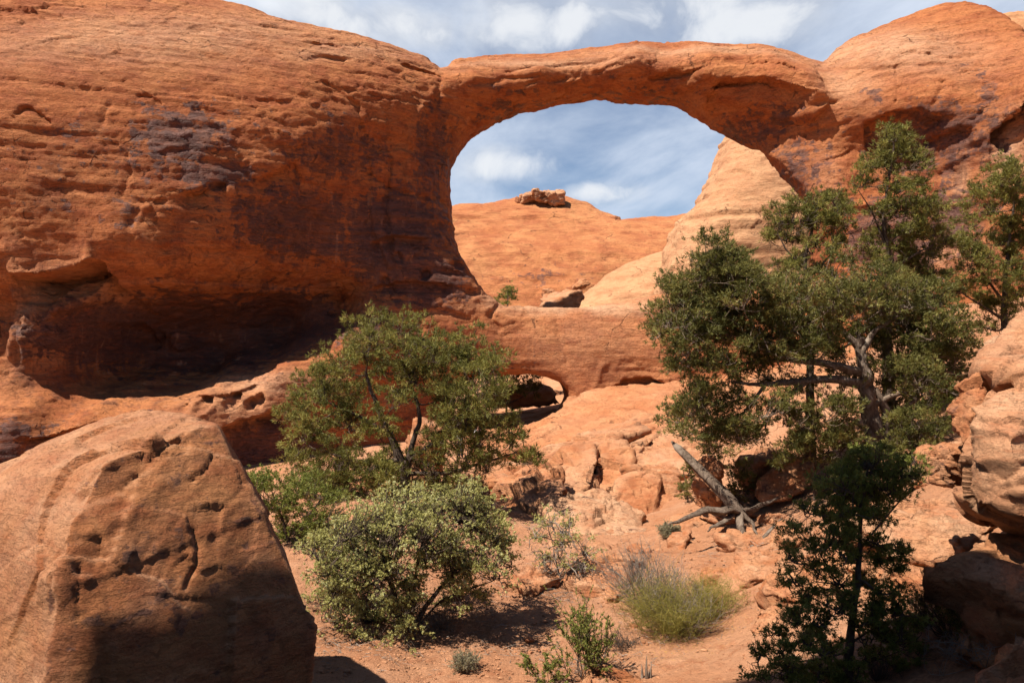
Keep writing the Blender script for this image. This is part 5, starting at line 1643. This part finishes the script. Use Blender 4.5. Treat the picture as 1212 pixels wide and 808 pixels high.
def hued(root, seed):
    """Colour variation from stem to stem."""
    rng = np.random.default_rng(seed)
    for o in root.children:
        if 'leaf' not in o.data.attributes:
            at = o.data.attributes.new('leaf', 'FLOAT', 'POINT')
            v = np.repeat(rng.uniform(0, 1, len(o.data.vertices) // 12 + 1), 12)[:len(o.data.vertices)]
            at.data.foreach_set('value', v.astype(np.float32))


hued(stem_bush('ephedra_bush', 'dense tuft of yellow-green needle-like stems on the open sand', 795, 752, 14.0, 210, 1.05, 1.0, M['ephedra'], 31, .0042, None, 0, forks=8, stiff=.17, lean=(-.1, 0)), 1)
hued(stem_bush('ephedra_bush', 'smaller tuft of yellow-green stems at the right side of the dense one', 842, 728, 14.4, 90, .8, .6, M['ephedra'], 32, .004, None, 0, forks=8, stiff=.18, lean=(.2, 0)), 2)
stem_bush('dead_bush', 'grey dead stems standing inside the dense yellow-green tuft', 806, 745, 14.05, 60, .95, .9, M['twig'], 46, .006, None, 0, forks=5, stiff=.12)
stem_bush('dead_bush', 'leafless grey bush fanning out behind the dense yellow-green tuft', 772, 722, 14.8, 80, 1.45, .9, M['twig'], 33, .007, None, 0, forks=7, lean=(-.25, 0), stiff=.08)
stem_bush('dead_bush', 'tangle of dead brown twigs lying at the foot of the yellow-green tuft', 735, 765, 13.3, 60, .28, .42, M['bark'], 34, .005, None, 0, forks=5, stiff=.2, lean=(-.3, 0))
stem_bush('leafy_shrub', 'thin open shrub with dark stems and few small green leaves at the bottom', 692, 812, 11.8, 16, 1.25, .50, M['bark'], 35, .010, M['green'], 16, (.034, .009), forks=11, stiff=.07)
stem_bush('leafy_shrub', 'low straggling sprig of green leaves left of the thin open shrub at the bottom', 648, 815, 11.6, 8, .55, .35, M['bark'], 36, .006, M['green'], 14, (.034, .009), forks=7, stiff=.1, lean=(-.2, 0))
stem_bush('sage_bush', 'small grey brush below the olive-green bush at the bottom', 552, 800, 12.2, 70, .34, .26, M['twig'], 37, .0035, M['sage'], 5, (.022, .006), forks=5, stiff=.1)
stem_bush('sage_bush', 'little grey cushion bush in front of the loaf-shaped boulder', 792, 622, 20.0, 90, .42, .30, M['twig'], 38, .004, M['sage'], 6, (.035, .008), forks=5, stiff=.1)
stem_bush('dead_bush', 'dark twiggy bush right of the conifer in the shade', 1125, 752, 9.6, 40, .78, .55, M['bark'], 39, .006, M['juniper'], 5, (.03, .005), forks=9, stiff=.09, lean=(-.15, 0))
stem_bush('dead_bush', 'bare brush lying in the shade at the lower right', 1165, 772, 8.6, 46, .40, .65, M['twig'], 40, .006, None, 0, forks=7, stiff=.2)
stem_bush('dead_bush', 'dark leafy brush against the half-shaded boulder at the lower right', 1160, 735, 9.0, 40, .62, .34, M['bark'], 41, .005, M['juniper'], 9, (.035, .005), forks=7, stiff=.08)
stem_bush('dead_bush', 'dry brush hanging below the overhanging boulder at the right edge', 1195, 665, 9.1, 34, .40, .34, M['bark'], 42, .005, M['juniper'], 6, (.03, .005), forks=7, stiff=.12)
stem_bush('dry_grass', 'tuft of dry dark grass at the foot of the conifer', 1040, 806, 9.3, 150, .40, .20, M['bark'], 43, .0022, None, 0, forks=1, stiff=.08, part='blades_of_grass')
stem_bush('dead_bush', 'low mat of dead twigs under the left side of the old juniper', 900, 560, 20.5, 50, .30, .75, M['twig'], 44, .007, None, 0, forks=5, stiff=.2)
stem_bush('dead_bush', 'grey dead twigs under the olive-green bush', 520, 745, 14.0, 40, .42, .55, M['twig'], 45, .006, None, 0, forks=6, stiff=.2)


# ------------------------------------------------------------------ dead wood
def dead_log():
    rng = np.random.default_rng(77)
    b = pix(872, 618, 18.8)
    root = empty('fallen_log', b, 'weathered grey fallen juniper log with twisted roots on the sand', 'log')
    t = Tubes()
    P = np.array([pix(*p) for p in [(880, 612, 18.8), (862, 590, 19.1), (838, 566, 19.5), (818, 546, 19.9), (802, 530, 20.2), (795, 522, 20.4)]])
    s = np.linspace(0, 1, 26)
    Q = np.stack([np.interp(s, np.linspace(0, 1, 6), P[:, c]) for c in range(3)], 1)
    R = np.interp(s, [0, .3, .8, 1], [.14, .12, .085, .02])
    t.add(Q, R, 18, .06, rng, .2)
    parent(t.build('trunk', M['old_wood']), root)
    for path, r in (([(872, 604, 18.7), (850, 604, 18.4), (826, 606, 18.2), (806, 616, 18.0), (790, 622, 17.9)], .10), ([(875, 610, 18.7), (880, 632, 18.2), (876, 648, 17.8), (866, 664, 17.3), (858, 674, 17.1)], .10),
                    ([(868, 610, 18.6), (850, 622, 18.1), (838, 628, 17.9)], .06), ([(880, 606, 18.8), (905, 596, 19), (925, 590, 19.2)], .08), ([(870, 602, 18.8), (890, 618, 18.5), (898, 640, 18.1)], .07)):
        P = np.array([pix(*p) for p in path])
        s = np.linspace(0, 1, 18)
        Q = np.stack([np.interp(s, np.linspace(0, 1, len(P)), P[:, c]) for c in range(3)], 1)
        Q += .09 * np.stack([fbm(Q * 3, 1, 3, 5 + c) for c in range(3)], 1)
        w = Tubes()
        w.add(Q, np.linspace(r, r * .18, 18), 12, .07, rng, .22)
        parent(w.build('root', M['old_wood']), root)


dead_log()


def stick(name, label, cat, path, r, mat, sides=8):
    rng = np.random.default_rng(int(path[0][0]))
    P = np.array([pix(*p) for p in path])
    s = np.linspace(0, 1, 16)
    Q = np.stack([np.interp(s, np.linspace(0, 1, len(P)), P[:, c]) for c in range(3)], 1)
    t = Tubes()
    t.add(Q - Q[0], np.interp(s, [0, .1, .8, 1], [r * .4, r, r * .7, r * .2]), sides, .16, rng)
    o = t.build(name, mat)
    o.location = [float(c) for c in Q[0]]
    tag(o, label, cat)


stick('dead_branch', 'splintered grey plank-like dead branch on the sand right of the yellow-green tuft', 'branch', [(868, 716, 15.0), (890, 698, 15.3), (922, 678, 15.7)], .065, M['old_wood'])
stick('dead_branch', 'dead branch slanting up beside the split grey trunk', 'branch', [(1048, 492, 20), (1070, 482, 20.2), (1095, 466, 20.5)], .05, M['old_wood'])
def splintered_stump():
    rng = np.random.default_rng(5)
    t = Tubes()
    b = pix(768, 815, 11.7)
    for dx, dy, h, r in ((0, 0, .50, .035), (-.05, .02, .36, .03), (.05, -.01, .40, .028), (.025, .04, .28, .03), (-.02, -.03, .24, .03)):
        P = bend(b + (dx, dy, -.1), b + (dx * 1.5 - .03, dy, h), rng, .05, 7)
        t.add(P - b, np.array([r, r, r * .95, r * .85, r * .6, r * .35, .003]), 7, .2, rng)
    o = t.build('tree_stump', M['grey_bark'])
    o.location = [float(c) for c in b]
    tag(o, 'small splintered grey stump poking up at the bottom edge', 'stump')


splintered_stump()
stick('dead_branch', 'thin pale stick lying on the sand below the huge boulder', 'branch', [(372, 770, 13), (392, 764, 13.2), (406, 752, 13.6)], .012, M['twig'], 5)
stick('dead_branch', 'pale root curling on the ground in front of the fallen log', 'branch', [(860, 665, 17.1), (900, 640, 17.8), (926, 612, 18.6)], .05, M['old_wood'])


# ------------------------------------------------------------------ two walkers glimpsed through the pinyon
def skin_mesh(name, pts, edges, radii, mat, root, sub=2):
    me = bpy.data.meshes.new(name)
    me.from_pydata([tuple(p) for p in pts], edges, [])
    o = bpy.data.objects.new(name, me)
    COL.objects.link(o)
    md = o.modifiers.new('skin', 'SKIN')
    md.use_smooth_shade = True
    if not me.skin_vertices:
        me.skin_vertices.new()
    for v, r in zip(me.skin_vertices[0].data, radii):
        v.radius = (r, r) if isinstance(r, (int, float)) else r
    me.skin_vertices[0].data[0].use_root = True
    s = o.modifiers.new('subdivision', 'SUBSURF')
    s.levels = s.render_levels = sub
    me.materials.append(mat)
    o.parent = root
    return o


SKINM = plain_material('skin', (0.40, 0.22, 0.15), 0.6)
HAIR = plain_material('dark_hair', (0.035, 0.02, 0.015))


def person(label, loc, facing, shirt, trousers, hat, stride=0.16, arm=0.12):
    root = empty('person', loc, label, 'person')
    root.rotation_euler = (0, 0, facing)
    hip, kn, an = .93, .50, .08
    J = [(0, 0, .98), (0, 0, 1.18), (0, -.01, 1.40), (0, -.01, 1.50), (0, -.02, 1.58), (0, -.025, 1.66), (0, -.01, 1.73)]
    R = [(.15, .11), (.135, .10), (.16, .10), (.055, .055), (.07, .08), (.078, .098), (.06, .075)]
    E = [(0, 1), (1, 2), (2, 3), (3, 4), (4, 5), (5, 6)]

    def add(par, p, r):
        J.append(p)
        R.append(r)
        E.append((par, len(J) - 1))
        return len(J) - 1
    legs, arms = [], []
    for s in (-1, 1):
        a = add(0, (s * .09, 0, hip - .04), .095)
        k = add(a, (s * .10, -s * stride * .6 - .03, kn), .06)
        f = add(k, (s * .10, -s * stride + .05, an), .042)
        add(f, (s * .12, -s * stride - .12, .035), .035)
        legs.append((J[a], J[k], J[f]))
        sh = add(2, (s * .19, 0, 1.40), .055)
        el = add(sh, (s * .25, .03 + s * arm * .4, 1.12), .042)
        wr = add(el, (s * .25, -.09 + s * arm, .90), .029)
        pm = add(wr, (s * .25, -.12 + s * arm, .84), .03)
        for q, dx in enumerate((-.024, -.008, .008, .022)):
            g = add(pm, (s * .25 + dx, -.135 + s * arm, .79 + .004 * abs(q - 1)), .010)
            add(g, (s * .25 + dx, -.135 + s * arm + .012, .755 + .005 * abs(q - 1)), .008)
        add(pm, (s * .25 - s * .03, -.155 + s * arm, .815), .010)
        arms.append((J[sh], J[el], J[wr]))
    add(4, (0, -.115, 1.625), .016)           # nose
    for s in (-1, 1):
        add(5, (s * .085, 0, 1.645), .016)    # ears
    skin_mesh('body', J, E, R, SKINM, root)
    tp = [(0, 0, .92), (0, 0, 1.10), (0, 0, 1.22), (0, -.01, 1.42), (0, -.01, 1.465)]
    tr = [(.175, .135), (.158, .125), (.165, .125), (.175, .12), (.08, .075)]
    te = [(0, 1), (1, 2), (2, 3), (3, 4)]
    for sh, el, wr in arms:
        sh, el = np.array(sh), np.array(el)
        tp += [tuple(sh + (0, 0, .005)), tuple(sh + (el - sh) * .75)]
        tr += [.075, .062]
        te += [(3, len(tp) - 2), (len(tp) - 2, len(tp) - 1)]
    skin_mesh('shirt', tp, te, tr, shirt, root)
    hp, hr, he = [(0, 0, .98)], [(.165, .13)], []
    for a, k, f in legs:
        hp += [a, k, tuple(np.array(k) + (np.array(f) - np.array(k)) * .9)]
        hr += [.112, .078, .06]
        n_ = len(hp)
        he += [(0, n_ - 3), (n_ - 3, n_ - 2), (n_ - 2, n_ - 1)]
    skin_mesh('trousers', hp, he, hr, trousers, root)
    skin_mesh('hair', [(0, .02, 1.62), (0, .015, 1.70), (0, -.005, 1.765)], [(0, 1), (1, 2)], [(.083, .095), (.088, .10), (.05, .06)], hat, root)
    EY = plain_material('eyes', (0.03, 0.02, 0.02), 0.3)
    ep, ee = [], []
    for s in (-1, 1):
        D, F = ico(2)
        o = make_mesh('eye', D * .013 + np.array([s * .032, -.108, 1.665]), F, EY)
        o.parent = root
    o = make_mesh('mouth', D * np.array([.026, .008, .007]) + np.array([0, -.108, 1.585]), F, plain_material('lips', (0.35, 0.13, 0.10)))
    o.parent = root
    return root


WHITE = plain_material('white_cotton', (0.80, 0.80, 0.82))
BLUEG = plain_material('pale_blue_cotton', (0.50, 0.54, 0.60))
KHAKI = plain_material('khaki_trousers', (0.30, 0.22, 0.14))
DENIM = plain_material('dark_trousers', (0.06, 0.065, 0.09))


def stand_at(px, Y):
    x = (px - 606) / FPX * Y
    hit, loc, nor, i, ob, mt = sc.ray_cast(bpy.context.evaluated_depsgraph_get(), Vector((x, Y, 3.0)), Vector((0, 0, -1)))
    return (x, Y, loc.z if hit else float(gz(x, Y)))


bpy.context.view_layer.update()
person('person in a white shirt walking at the foot of the wall behind the pinyon', stand_at(566, 47.5), 0.5, WHITE, KHAKI, HAIR)
person('person in a pale grey shirt standing behind the pinyon, further from the small window', stand_at(545, 47.0), -0.3, BLUEG, DENIM, HAIR, 0.05, 0.04)
